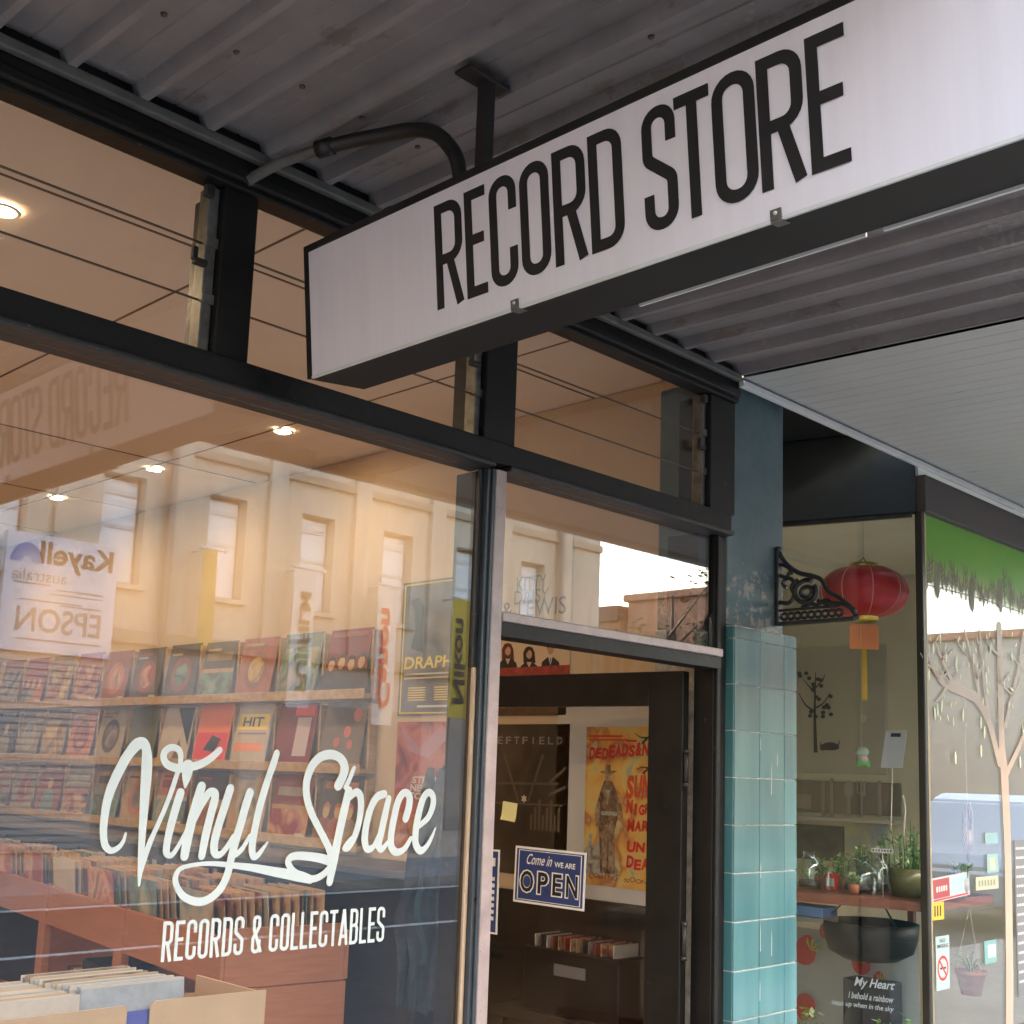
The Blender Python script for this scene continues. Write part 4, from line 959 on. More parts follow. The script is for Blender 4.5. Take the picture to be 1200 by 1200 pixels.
for row in range(3):
    for k in range(n):
        key = (row, k); lab = None
        nth = f'{ORD[k]} from the door on the {SHELFN[row]} rack shelf'
        ci = random.randrange(6); m = COVERS[ci]; lab = f'printed record cover, {nth}'
        if key == (1, 3): m = ORAC; lab = f'bright orange and red cover, {nth}'
        if key == (1, 2): m = PALEC; lab = f'tan cover with yellow HIT band, {nth}'
        if key == (1, 1): m = DREDC; lab = f'dark red cover with lilac panel, {nth}'
        if key == (1, 4): m = PALEC; lab = f'cream cover with black corner, {nth}'
        if key == (1, 5): m = mat('grey_green_cover', (.16, .16, .12), .35, var=.15); lab = f'plain grey green cover, {nth}'
        if key == (0, 0): m = DREDC; lab = f'dark red cover with four pale faces, {nth}'
        o, M, f, s = cover(row, k, m, lab)
        if key not in ((1, 0), (1, 1), (1, 2), (1, 3), (1, 4), (1, 5), (0, 0)): artwork(o, M, f, s, row * 31 + k * 7 + 3)
        if key == (1, 3):
            dec(o, M, [lambda q: q.box((f + .01, .02, .0041), (f + s - .01, s * .52, .0047), REDC), lambda q: q.poly([(f + .09, .07, .0052), (f + .2, .06, .0052), (f + .25, .13, .0052), (f + .16, .15, .0052)], INK)])
        if key == (1, 2):
            dec(o, M, [lambda q: q.box((f + .02, s * .58, .0041), (f + s - .02, s * .84, .0046), YELI), lambda q: put_text(q, 'HIT', (f + .06, s * .63, f + s - .07, s * .79), INK, z=.0050, bold=.02), lambda q: q.box((f + .03, s * .50, .0041), (f + s - .03, s * .53, .0046), mat('violet_print', (.25, .14, .25), .5)), lambda q: q.box((f + .02, s * .22, .0041), (f + s - .04, s * .36, .0046), ORG)])
        if key == (1, 4):
            dec(o, M, [lambda q: q.poly([(f + .13, s - .01, .0045), (f + s - .015, s - .01, .0045), (f + s - .015, .09, .0045)], INK), lambda q: q.poly([(f + .16, .02, .0045), (f + .2, .13, .0045), (f + .28, .02, .0045)], mat('brown_cover_print', (.2, .12, .08), .5))])
        if key == (0, 0): artwork(o, M, f, s, 5, 5); o.data.materials[0] = DREDC
        if key == (1, 0):
            o.data.materials.clear(); o.data.materials.append(mat('grey_brown_cover', (.20, .155, .13), .35, var=.15))
            o['label'] = f'grey brown cover with pink dots, {nth}'
            dec(o, M, [lambda q: [q.poly([(f + a + r * math.cos(2 * math.pi * j / 12), b + r * math.sin(2 * math.pi * j / 12), .0046 + a * .001) for j in range(12)], mat('pink_dot_print', (.55, .16, .14), .5)) for a, b, r in ((.25, .25, .032), (.19, .17, .028), (.12, .12, .024), (.22, .11, .022))]])
        if key == (1, 1):
            dec(o, M, [lambda q: q.box((f + .16, .05, .0041), (f + .27, .24, .0046), mat('lilac_panel_print', (.55, .45, .50), .5)), lambda q: q.box((f + .13, .25, .0041), (f + .29, .30, .0046), REDC)])

# black cupboard bench below the rack
cb = thing('black_cupboard', 'long black cupboard along the side wall below the record rack', 'cupboard', (3.35, 4, .1))
q = MB(); q.box((3.20, 1.25, .10), (XW - .002, 8.8, 1.195), BLACKW, .004); q.build('carcass', parent=cb)
q = MB(); q.box((3.17, 1.22, 1.1955), (XW - .002, 8.8, 1.225), mat('dark_grey_top', (.10, .092, .094), .4, var=.15), .004); q.build('top', parent=cb)
q = MB()
for k in range(8): q.box((3.194, 1.28 + .94 * k, .16), (3.1995, 1.28 + .94 * k + .91, 1.15), BLACKW, .002)
q.build('doors', parent=cb)

q = MB(); q.box((XW - .015, .10, .10), (XW - .0015, 1.215, 1.165), BLACKW, .002); q.build('dado_panel', parent=shop)

# ================================================================== LONG RECORD BIN
BA = R(7.8)
BFM = Matrix.Translation((2.545, 1.60, 0)) @ Matrix.Rotation(-BA, 4, 'Z')      # local y runs into the shop, local x to the right
bn = thing('record_bin', 'red brown timber browsing bin packed with records, running back into the shop', 'record bin', M=BFM)
BW_, BL = .545, 4.2
q = MB(); q.box((0, 0, .80), (.018, BL, .985), BINW, .003); q.box((BW_ - .018, 0, .80), (BW_, BL, .985), BINW, .003); q.build('side_panel', parent=bn, local=True)
q = MB(); q.box((.0185, 0, .798), (BW_ - .0185, .018, 1.015), BINW, .003); q.build('end_panel', parent=bn, local=True)
q = MB(); q.box((.004, .004, .10), (BW_ - .004, .022, .794), BINW, .003); q.build('lower_end_panel', parent=bn, local=True)
q = MB(); q.box((.019, .019, .80), (BW_ - .019, BL, .815), BINW); q.build('bin_floor', parent=bn, local=True)
for yy in (1.02, 2.08, 3.14):
    q = MB(); q.box((-.006, yy - .05, .10), (.030, yy + .05, .985), BINW, .003); q.build('post', parent=bn, local=True)
q = MB(); q.box((.01, .03, .30), (BW_ - .01, BL, .32), BINW); q.box((.27, .03, .3205), (.285, BL, .797), BINW); q.build('lower_shelf', parent=bn, local=True)
for yy in (.56, 1.08, 1.60, 2.12, 2.64, 3.16, 3.68):
    q = MB(); q.box((.02, yy - .005, .816), (BW_ - .02, yy + .005, .99), BINW); q.build('divider', parent=bn, local=True)
TANTOP = mat('tan_record_sleeve', (.56, .36, .20), .6, var=.2, vscale=9)
LPM = COVERS + [PLASTIC, PALEC, TANTOP, TANTOP, DREDC]
NAMES = ['rust', 'grey green', 'red', 'dark mottled', 'slate blue', 'amber', 'black', 'pale', 'tan sleeve', 'tan sleeve', 'dark red']
lpme = {}
def lp_obj(i):
    if i not in lpme:
        q = MB(); q.box((-.0022, -.157, 0), (.0022, .157, .314), LPM[i], .0008)
        o = q.build('record', local=True, loc=I4); lpme[i] = o; return o, True
    return lpme[i], False
def lp(i, M, label, group):
    o, first = lp_obj(i)
    if not first: o = o.copy(); C.objects.link(o)
    o.matrix_basis = M; set_tag(o, label, 'record', group); return o
sec_y = [.29, .82, 1.34, 1.86, 2.38, 2.90, 3.42, 3.95]
for si, yy in enumerate(sec_y):
    for half, hx in ((0, 0),):
        nlp = 20
        for k in range(nlp):
            x = .040 + (BW_ - .085) * k / (nlp - 1)
            i = random.choice((0, 1, 2, 3, 4, 6, 7)) if k == 0 else random.choice((8, 9, 8, 9, 7, 0, 1))
            lean = R(-7 + 5 * k / nlp + random.uniform(-1, 1))
            M = BFM @ Matrix.Translation((x, yy + random.uniform(-.035, .035), .8165)) @ Matrix.Rotation(lean, 4, 'Y') @ Matrix.Rotation(R(random.uniform(-1.5, 1.5)), 4, 'Z')
            lp(i, M, 'record packed upright in the long red brown bin', 'records packed in the long bin')
# records on the lower shelf
for yy0, cnt in ((.10, 20), (1.12, 16)):
    for k in range(cnt):
        i = random.randrange(8); M = BFM @ Matrix.Translation((.19, yy0 + .042 * k, .3215)) @ Matrix.Rotation(R(90 + random.uniform(-2, 2)), 4, 'Z')
        lp(i, M, 'record standing spine out on the lower shelf of the long bin', 'records on the lower shelf of the bin')
dk = MB(); dk.box((.03, 1.22, .3215), (.26, 1.55, .70), BLACKP, .01, BFM)
set_tag(dk.build('storage_box'), 'black storage box on the lower shelf behind the bin post', 'box')

# ================================================================== FRONT CRATES BY THE WINDOW
cr = thing('record_crate', 'tan cardboard record crate with a notched front close to the window', 'crate', (1.75, .9, .6))
CY0, CT = .75, .964
fr = [(1.30, .60), (2.160, .60), (2.162, CT - .003), (1.795, CT + .003), (1.785, CT - .01), (1.785, .905), (1.715, .905), (1.715, CT - .008), (1.705, CT), (1.30, CT)]
q = MB(); q.poly([(x, CY0, z) for x, z in fr], CARD, ext=(0, .006, 0)); q.build('front_panel', parent=cr)
q = MB(); q.box((2.150, CY0 + .0065, .60), (2.158, 1.12, CT - .01), CARD); q.build('side_panel', parent=cr)
q = MB(); q.box((1.30, CY0 + .0065, .60), (2.1495, 1.12, .606), CARD); q.box((1.30, 1.1205, .60), (2.158, 1.1265, .90), CARD); q.build('tray', parent=cr)
st = thing('crate_stand', 'plain timber stand under the front record crate', 'stand', (1.75, .9, .1))
q = MB(); q.box((1.28, .72, .56), (2.18, 1.15, .5995), BINW, .004); q.build('top', parent=st)
for x in (1.31, 2.11):
    for y in (.75, 1.08):
        q = MB(); q.box((x, y, .10), (x + .04, y + .04, .5595), BINW); q.build('leg', parent=st)
WHS = mat('white_record_sleeve', (.62, .58, .56), .5, var=.1, vscale=20); WHS2 = mat('blue_white_sleeve', (.42, .47, .55), .5, var=.2, vscale=14)
LPM += [WHS, WHS2]; NAMES += ['white', 'blue white']
for k in range(26):
    y = .785 + .0112 * k
    i = 12 if k in (0, 2) else random.choice((11, 11, 11, 7, 12, 3))
    M = Matrix.Translation((1.955 - .157 - .03 + random.uniform(-.01, .01) - .002 * k, y, .6065 + .09 + random.uniform(-.004, .004))) @ Matrix.Rotation(R(90), 4, 'Z') @ Matrix.Rotation(R(6 + random.uniform(-2, 2)), 4, 'Y')
    lp(i, M, 'white edged record standing in the notched cardboard crate', 'records in the cardboard crate')
for k in range(24):
    y = .79 + .0122 * k
    M = Matrix.Translation((1.445 + random.uniform(-.008, .008), y, .6065 + .075)) @ Matrix.Rotation(R(90), 4, 'Z') @ Matrix.Rotation(R(6 + random.uniform(-2, 2)), 4, 'Y')
    lp(random.choice((11, 11, 12, 7)), M, 'white edged record standing in the notched cardboard crate', 'records in the cardboard crate')
q = MB(); q.box((1.30, CY0 + .03, .607), (2.14, 1.09, .68), CARD); q.build('false_bottom', parent=cr)
q = MB(); q.box((1.66, CY0 + .012, .70), (1.85, CY0 + .016, .945), mat('royal_blue_card', (.10, .13, .48), .5)); set_tag(q.build('record_divider'), 'royal blue divider card showing in the crate notch', 'divider card')

# garment by the door post
JX = 2.315
gm = MB(); rows = []
for j in range(21):
    v = j / 20; z = 1.63 - .66 * v; row = []
    wdt = .004 + .086 * min(1, v * 1.6) ** .7 - .02 * v
    for i in range(25):
        u = i / 24; fold = .010 * math.sin(u * 17 + v * 4) + .008 * math.sin(u * 33 + v * 11) + .006 * math.sin(v * 22 + u * 5)
        row.append((JX - .030 * v + wdt * (u - .5) * 1.5 + .006 * math.sin(v * 9), .195 + fold * min(1, v * 3) + .012 * v - .05 * (1 - (2 * u - 1) ** 2) * .5, z + .012 * math.sin(u * 9) * v))
    rows.append(row)
# ------------------------------------------------------------------ low dark display behind the open door
dt = thing('display_table', 'low black display table behind the open door glass', 'table', (3.3, .8, .1))
q = MB(); q.box((3.36, .12, .72), (3.545, 1.0, .76), BLACKW, .004); q.build('top', parent=dt)
for y in (.14, .94):
    q = MB(); q.box((3.37, y, .10), (3.40, y + .03, .7195), BLACKW); q.build('leg', parent=dt)
bxx = thing('record_box', 'black record box with a row of sleeves showing at its top', 'box', (3.45, .6, .77))
q = MB(); q.box((3.385, .40, .7605), (3.54, .86, .99), BLACKP, .006); q.build('box_body', parent=bxx)
q = MB(); q.box((3.380, .55, .90), (3.3845, .70, .94), mat('grey_label', (.16, .15, .15), .5)); q.build('label_plate', parent=bxx)
for k in range(14):
    lp(random.choice((3, 6, 10, 0, 7)), Matrix.Translation((3.46, .43 + .029 * k, .76 + .005)) @ Matrix.Rotation(R(90), 4, 'Z') @ Matrix.Diagonal((1, .44, .86, 1)), 'sleeve standing in the black box behind the door glass', 'sleeves in the black box')
GZ = gm
GZ.grid(rows, SHIRT); GZ.grid([[(p[0], p[1] + .05, p[2]) for p in r[::-1]] for r in rows], SHIRT)
gar = GZ.build('jacket'); set_tag(gar, 'dark jacket hanging inside the window beside the grey door post', 'jacket')
q = MB()
q.grid([[(r[2][0] - .012 + .008 * j + .004 * math.sin(i * .8), r[2][1] - .012 + .006 * math.sin(j * 2 + i), r[0][2]) for j in range(4)] for i, r in enumerate(rows[4:17])], TEAL)
q.build('sleeve', parent=gar)
q = MB(); q.tube([(JX - .0720, .092, 1.632), (JX - .01, .168, 1.632), (JX, .172, 1.645)], .005, STEEL, 8); q.build('peg', parent=gar)

# ================================================================== NEIGHBOUR SHOP
PX, PA = 4.925, R(13.3)
RD = Vector((-math.sin(PA), math.cos(PA), 0))
ns = thing('gift_shop_front', 'neighbouring shop front with splayed side window, green film and white lettering', 'shop front', (5.5, .1, 0))
def nb(name, a, b, m, bev=.004, M=None):
    q = MB(); q.box(a, b, m, bev, M); return q.build(name, parent=ns)
nb('corner_post', (PX - .016, -.012, 0.0), (PX + .012, .022, 2.8195), mat('dark_bronze_post', (.045, .040, .033), .35, metal=.4, var=.2))
nb('corner_bead', (PX + .0125, -.014, 0.0), (PX + .021, -.002, 2.8195), mat('pale_brass_bead', (.55, .45, .28), .35, metal=.5, var=.15))
FASC = mat('brown_grey_fascia', (.052, .042, .038), .5, var=.25, vscale=6)
nb('fascia_board', (PX - .012, -.03, 2.820), (7.45, .04, 2.985), FASC)
RM = frame((PX, .02, 0), RD, (0, 0, 1))           # splayed return: local x back into the recess
nb('bulkhead', (-.005, 2.820, -.03), (1.40, 3.20, .03), mat('black_green_bulkhead', (.016, .018, .017), .5, var=.2), .003, RM)
nb('return_head', (.02, 2.802, -.014), (1.28, 2.8195, .012), FRAME2, .002, RM)
nb('recess_soffit', (3.83, .24, 3.203), (4.90, 1.4, 3.24), mat('black_green_bulkhead', (.016, .018, .017), .5))
q = MB(); q.box((.012, .25, -.003), (1.28, 2.801, .003), None, 0, RM); q.build('return_pane', glass_mat('neighbour_glass', (.97, .98, .97), .035), ns)
q = MB(); q.box((PX + .022, -.003, .52), (7.32, .003, 2.8195)); fp = q.build('front_pane', GLASS, ns)
nb('sill', (PX + .022, -.05, .44), (7.45, .08, .5195), FRAME2); nb('stall_riser', (PX + .022, -.03, 0), (7.45, .06, .4395), TILE)
nb('end_post', (7.32, -.04, 0), (7.45, .06, 2.8195), FRAME2)
nb('recess_door_frame', (4.2, 1.38, 0), (4.30, 1.45, 2.95), FRAME2); nb('recess_back', (3.84, 1.38, 0), (4.195, 1.44, 2.98), FRAME2)
# room
nr = thing('neighbour_room', 'olive cream shop room behind the red lantern', 'room', (6, 2, 0))
q = MB(); q.box((7.46, .05, 0), (7.58, 5.6, 3.2), CREAMN); q.build('party_wall', parent=nr)
q = MB(); q.box((3.70, 3.08, 0), (7.455, 3.2, 3.2), CREAMN); q.build('back_wall', parent=nr)
q = MB(); q.box((3.70, 1.46, 2.96), (7.455, 3.075, 3.2), CREAMN); q.box((4.95, .06, 3.022), (7.455, 1.4595, 3.2), CREAMN); q.build('room_ceiling', parent=nr)
q = MB(); q.box((3.68, .31, 0), (3.80, 3.075, 3.2), CREAMN); q.build('side_partition', parent=nr)
q = MB(); q.box((3.805, .10, -.05), (7.455, 3.075, .06), FLOORW); q.build('room_floor', parent=nr)
# upper storey of the neighbour
ub = thing('neighbour_building', 'rendered upper storey above the neighbouring shop awning', 'building', (6, 3, 3.3))
q = MB(); q.box((3.91, .04, 3.21), (7.58, 5.6, 6.4), CLAD); q.build('wall', parent=ub)
q = MB(); q.box((3.91, -.04, 6.405), (7.6, 5.7, 6.6), CLAD); q.build('parapet', parent=ub)

# film, tree decal and lettering on the neighbour glass
NF = frame((0, -.0042, 0), (1, 0, 0), (0, 0, 1))
def nf(x, y): p = onY(x, y, -.004); return (p.x, p.z)
def film_mat():
    m = bpy.data.materials.new('green_film'); t = nodes(m); b = t.nodes['Principled BSDF']
    tc = t.nodes.new('ShaderNodeTexCoord'); sx = t.nodes.new('ShaderNodeSeparateXYZ'); t.links.new(tc.outputs['Object'], sx.inputs[0])
    rp = t.nodes.new('ShaderNodeValToRGB'); e = rp.color_ramp.elements
    mr = t.nodes.new('ShaderNodeMapRange'); mr.inputs[1].default_value = 2.46; mr.inputs[2].default_value = 2.78; t.links.new(sx.outputs['Z'], mr.inputs[0]); t.links.new(mr.outputs[0], rp.inputs[0])
    e[0].color = (.80, .78, .42, 1); e[1].color = (.27, .66, .11, 1); e[0].position = .05; e[1].position = .55
    t.links.new(rp.outputs[0], b.inputs['Base Color']); b.inputs['Roughness'].default_value = .5
    tl = t.nodes.new('ShaderNodeBsdfTranslucent'); t.links.new(rp.outputs[0], tl.inputs[0]); mx = t.nodes.new('ShaderNodeMixShader'); mx.inputs[0].default_value = .5
    o = t.nodes['Material Output']; t.links.new(b.outputs[0], mx.inputs[1]); t.links.new(tl.outputs[0], mx.inputs[2]); tp = t.nodes.new('ShaderNodeBsdfTransparent'); m3 = t.nodes.new('ShaderNodeMixShader'); f3 = t.nodes.new('ShaderNodeMapRange'); f3.interpolation_type = 'SMOOTHSTEP'; f3.inputs[1].default_value = 2.45; f3.inputs[2].default_value = 2.60
    t.links.new(sx.outputs['Z'], f3.inputs[0]); t.links.new(f3.outputs[0], m3.inputs[0]); t.links.new(tp.outputs[0], m3.inputs[1]); t.links.new(mx.outputs[0], m3.inputs[2]); t.links.new(m3.outputs[0], o.inputs['Surface'])
    return m
q = MB()
xs_ = [PX + .023 + .02 * k for k in range(116)]
random.seed(5)
lo = [2.44] * 116
for k in range(115):
    q.poly([(xs_[k], lo[k], 0), (xs_[k + 1], lo[k + 1], 0), (xs_[k + 1], 2.815, 0), (xs_[k], 2.815, 0)], film_mat() if k == 0 else q.ms[0], NF)
q.build('green_film', parent=fp)
q = MB(); SIL = mat('grey_brown_silhouette', (.22, .19, .13), .6)
random.seed(9)
for k in range(46):
    x = PX + .04 + .05 * k + random.uniform(-.015, .015); h = random.uniform(.06, .19); zb = 2.485 + random.uniform(-.01, .03)
    pts = [(x - .002, zb + h), (x + random.uniform(-.01, .01), zb + h * .5), (x, zb)]
    q.ribbon(pts, [.004, .010, .012], SIL, NF, z=.0006 + k * .00002)
    for s in (-1, 1):
        for j in range(3):
            zz = zb + h * (.25 + .22 * j); q.ribbon([(x, zz), (x + s * .018, zz + .022), (x + s * .024, zz + .05)], [.006, .008, .003], SIL, NF, z=.0016 + (k * 6 + j * 2) * .00001)
    if k % 7 == 2: q.poly([(x + .028 * math.cos(t * .5236), zb + h * .42 + .085 * math.sin(t * .5236), .0012 + k * .00001) for t in range(12)], SIL, NF)
q.build('plant_silhouettes', parent=fp)
q = MB(); cnt = [0]
def limb(px, wd, m=DECALT):
    pts = [(*nf(x, y), w_) for (x, y), w_ in zip(px, wd)]
    c = catmull(pts, 6); cnt[0] += 1
    q.ribbon([(p[0], p[1]) for p in c], [max(.003, p[2]) for p in c], m, NF, z=.0002 + cnt[0] * .00015, caps=True)
limb([(1183, 1215), (1183, 1130), (1181, 1000), (1177, 908), (1174, 872), (1172, 780), (1171, 735)], [.082, .080, .078, .084, .070, .068, .058])
limb([(1171, 893), (1160, 850), (1147, 822), (1133, 812), (1112, 803), (1097, 790), (1082, 757)], [.05, .052, .056, .050, .044, .030, .012])
limb([(1148, 820), (1143, 790), (1136, 760), (1130, 738)], [.030, .026, .022, .012]); limb([(1118, 803), (1105, 775), (1096, 752)], [.026, .022, .010])
limb([(1160, 850), (1153, 800), (1150, 760), (1147, 735)], [.030, .026, .02, .010]); limb([(1110, 803), (1104, 814), (1097, 822)], [.022, .016, .008])
limb([(1178, 850), (1186, 815), (1194, 780), (1199, 745), (1204, 728)], [.034, .03, .026, .022, .012]); limb([(1180, 905), (1200, 860), (1216, 800)], [.04, .03, .02])
random.seed(41)
for k in range(26):
    bx0, by0 = random.choice(((1090, 782), (1100, 795), (1112, 800), (1133, 768), (1145, 795), (1152, 800), (1104, 772), (1186, 815), (1194, 780), (1172, 770), (1172, 800), (1150, 770)))
    dx, dy = random.uniform(-16, 16), random.uniform(-30, -8); limb([(bx0, by0), (bx0 + dx * .6, by0 + dy * .45), (bx0 + dx, by0 + dy)], [.012, .008, .004])
q.build('tree_decal', parent=fp)
q = MB()
random.seed(21)
lv = [(1095, 836, 10), (1098, 832, 6), (1103, 828, -6), (1128, 838, 0), (1149, 847, 0), (1153, 858, 0), (1119, 888, 8), (1149, 880, 6), (1195, 893, 3), (1155, 795, 12), (1108, 768, 4), (1120, 776, -8), (1140, 772, 10), (1088, 790, 0), (1198, 855, 6), (1185, 808, 80), (1093, 760, 0), (1128, 758, 12), (1160, 760, -10), (1185, 770, 14), (1101, 748, 0)]
for k in range(52): lv.append((random.uniform(1086, 1204), random.uniform(738, 850), random.uniform(-40, 40)))
for i, (x, y, a) in enumerate(lv):
    p = nf(x, y); an = R(a - 4); L_ = .030 if i < 12 else (.026 if i < 21 else random.uniform(.010, .020))
    pts = []
    for k in range(12):
        t = 2 * math.pi * k / 12; lx, lz = .28 * L_ * math.sin(t), L_ * math.cos(t)
        pts.append((p[0] + lx * math.cos(an) - lz * math.sin(an), p[1] + lx * math.sin(an) + lz * math.cos(an), .0032 + i * .00005))
    q = MB(); q.poly(pts[::-1], DECALC, NF); q.build('leaf_decal', parent=fp)
# white verse lettering on the splayed pane (outer face)
def on_ret(x, y): return RM.inverted() @ onP(x, y, RM @ Vector((0, 0, -.004)), RM.to_3x3() @ Vector((0, 0, 1)))
LM = frame(RM @ Vector((0, 0, -.0045)) if False else (RM @ Vector((0, 0, 0))) + (RM.to_3x3() @ Vector((0, 0, 1))) * (.0045 if (RM.to_3x3() @ Vector((0, 0, 1))).x < 0 else -.0045), -RD, (0, 0, 1))
def on_l(x, y): return LM.inverted() @ onP(x, y, LM @ Vector((0, 0, 0)), LM.to_3x3() @ Vector((0, 0, 1)))
q = MB()
a1, b1 = on_l(1000, 1158), on_l(1046, 1162)
for s_, xa, z0, h_, sl in (('My Heart', 1000, a1.y, .048, .3), ('I behold a rainbow', 994, a1.y - .042, .027, .2), ('leaps up when in the sky', 974, a1.y - .083, .027, .2)):
    put_text(q, s_, (on_l(xa, 1160).x, z0, b1.x, z0 + h_), VINYL, LM, 0, .014, sl)
q.build('verse_lettering', parent=ns)

# signs stuck on the neighbour front glass
def gsign(name, label, x0, y0, x1, y1, m, cat='sticker', tilt=0):
    a, b = nf(x0, y0), nf(x1, y1)
    M = NF @ Matrix.Translation(((a[0] + b[0]) / 2, (a[1] + b[1]) / 2, 0)) @ Matrix.Rotation(R(tilt), 4, 'Z')
    w_, h_ = abs(b[0] - a[0]), abs(a[1] - b[1])
    q = MB(); q.box((-w_ / 2, -h_ / 2, 0), (w_ / 2, h_ / 2, .0012), m)
    o = q.build(name, loc=M, local=True); WM[o.name] = M.copy(); return set_tag(o, label, cat), w_, h_
def lbuild(q, nm, o): return q.build(nm, parent=o, local=True)
o, w_, h_ = gsign('no_smoking_sign', 'pale upright no smoking sticker on the glass beside the corner post', 1096, 1098, 1113, 1158, mat('pale_aqua_card', (.36, .45, .44), .5), 'sign')
q = MB(); cyc = -h_ * .10; rr = w_ * .36
q.ribbon([(rr * math.cos(k * .3142), cyc + rr * 1.0 * math.sin(k * .3142)) for k in range(20)], w_ * .085, RED, z=.0016, closed=True)
q.ribbon([(-rr * .7, cyc + rr * .7), (rr * .7, cyc - rr * .7)], w_ * .08, RED, z=.0018); q.box((-rr * .55, cyc - .004, .0012), (rr * .6, cyc + .004, .0015), INK)
put_text(q, 'NO', (-w_ * .2, h_ * .38, w_ * .2, h_ * .45), INK, z=.0016, bold=.02); put_text(q, 'SMOKING', (-w_ * .42, h_ * .28, w_ * .42, h_ * .35), INK, z=.0016, bold=.02)
lbuild(q, 'printed_symbol', o)
o, w_, h_ = gsign('picture_sign', 'white sticker with a red picture block on the glass above the shelf edge', 1091, 1027, 1136, 1051, mat('white_card', (.46, .44, .46), .5), 'sticker', 3)
q = MB(); q.box((-w_ * .46, -h_ * .36, .0012), (-w_ * .04, h_ * .42, .0016), mat('maroon_print', (.33, .05, .05), .5)); put_text(q, 'OFFEE', (-w_ * .42, -h_ * .12, -w_ * .08, h_ * .12), PAPER, z=.0020, bold=.03) if False else None
for k in range(5): q.box((-w_ * .38 + w_ * .06 * k, -h_ * .1, .0016), (-w_ * .345 + w_ * .06 * k, h_ * .12, .0019), PAPER)
q.box((.0, -h_ * .30, .0012), (w_ * .45, h_ * .40, .0016), mat('pale_blue_print', (.35, .50, .68), .5)); q.box((-w_ * .46, -h_ * .46, .0012), (w_ * .46, -h_ * .39, .0016), RED)
lbuild(q, 'printed_block', o)
o, w_, h_ = gsign('number_tag', 'small yellow tag with black strokes stuck below the shelf edge', 1091, 1058, 1106, 1077, mat('tag_yellow', (.62, .42, .02), .45), 'tag')
q = MB()
for k in (-1, 0, 1): q.box((w_ * .22 * k - w_ * .05, -h_ * .3, .0012), (w_ * .22 * k + w_ * .05, h_ * .3, .0016), INK)
lbuild(q, 'printed_strokes', o)
o, w_, h_ = gsign('cream_label', 'cream rounded label on the glass right of the red picture sticker', 1143, 1028, 1170, 1041, mat('cream_label_card', (.44, .43, .32), .5), 'sticker')
q = MB()
for k in range(6): q.box((-w_ * .38 + w_ * .13 * k, -h_ * .22, .0012), (-w_ * .31 + w_ * .13 * k, h_ * .22, .0015), mat('olive_print', (.22, .25, .12), .5))
lbuild(q, 'printed_letters', o)
o, w_, h_ = gsign('square_sticker', 'pale blue green sticker with yellow patch, higher of two beside the tree trunk', 1156, 1001, 1170, 1022, mat('aqua_sticker', (.24, .38, .40), .5))
q = MB(); q.box((-w_ * .25, -h_ * .35, .0012), (w_ * .2, h_ * .3, .0015), PALEGREEN); lbuild(q, 'printed_patch', o)
o, w_, h_ = gsign('aqua_sticker', 'plain aqua sticker high on the glass beside the hanging wreath', 1154, 976, 1169, 988, mat('aqua_sticker', (.24, .38, .40), .5))
o, w_, h_ = gsign('teal_sticker', 'teal sticker beside the rim of the hanging terracotta pot', 1153, 1103, 1168, 1127, mat('teal_sticker', (.17, .34, .32), .5))
q = MB(); q.box((-w_ * .2, -h_ * .25, .0012), (w_ * .4, h_ * .3, .0015), mat('pale_print', (.55, .62, .66), .5)); lbuild(q, 'printed_patch', o)
o, w_, h_ = gsign('notice_sheet', 'tall grey notice sheet covered in lines of white writing beside the tree trunk', 1188, 985, 1226, 1160, mat('grey_notice', (.17, .17, .175), .5), 'notice')
q = MB(); random.seed(3)
for r_ in range(15):
    x = -w_ * .45
    while x < w_ * .40:
        l_ = random.uniform(.01, .03); q.box((x, h_ * (.44 - .061 * r_), .0012), (min(x + l_, w_ * .45), h_ * (.44 - .061 * r_) + .011, .0015), PAPER); x += l_ + .007
lbuild(q, 'printed_lines', o)

# interior wall pieces of the neighbour
NW = frame((7.459, 0, 0), (0, -1, 0), (0, 0, 1))
def nx(x, y): p = onX(x, y, 7.45); return (-p.y, p.z)
def wallp(name, label, cat, x0, y0, x1, y1, m, th=.02):
    a, b = nx(x0, y0), nx(x1, y1); q = MB(); q.box((a[0], b[1], 0), (b[0], a[1], th), m, .004, NW)
    o = q.build(name); return set_tag(o, label, cat), (a[0], b[1], b[0], a[1]), th
o, bx, th = wallp('white_board', 'large pale board with a black tree and cat picture behind the lantern tassel', 'board', 905, 762, 1040, 908, mat('pale_board', (.52, .49, .40), .5, var=.03))
q = MB(); kk = [0]
def bl(pts, wd):
    P2 = [nx(*p) for p in pts]; kk[0] += 1; c = catmull([(p[0], p[1], w_) for p, w_ in zip(P2, wd)], 5); q.ribbon([(p[0], p[1]) for p in c], [p[2] for p in c], DARKD, NW, z=th + .0008 + kk[0] * .0002)
bl([(957, 882), (956, 850), (956, 820), (957, 788)], [.030, .022, .014, .006]); bl([(956, 834), (945, 826), (937, 812)], [.016, .012, .005]); bl([(956, 830), (966, 824), (974, 812)], [.014, .01, .005]); bl([(956, 812), (948, 803), (942, 796)], [.012, .008, .004]); bl([(957, 806), (965, 797), (968, 790)], [.01, .008, .004])
random.seed(2)
for k in range(22):
    x, y = 957 + random.uniform(-20, 20), 812 + random.uniform(-24, 28); p = nx(x, y); q.poly([(p[0] + .018 * math.cos(t * .785), p[1] + .014 * math.sin(t * .785), th + .006 + k * .0002) for t in range(8)], DARKD, NW)
q.build('tree_picture', parent=o)
q = MB()
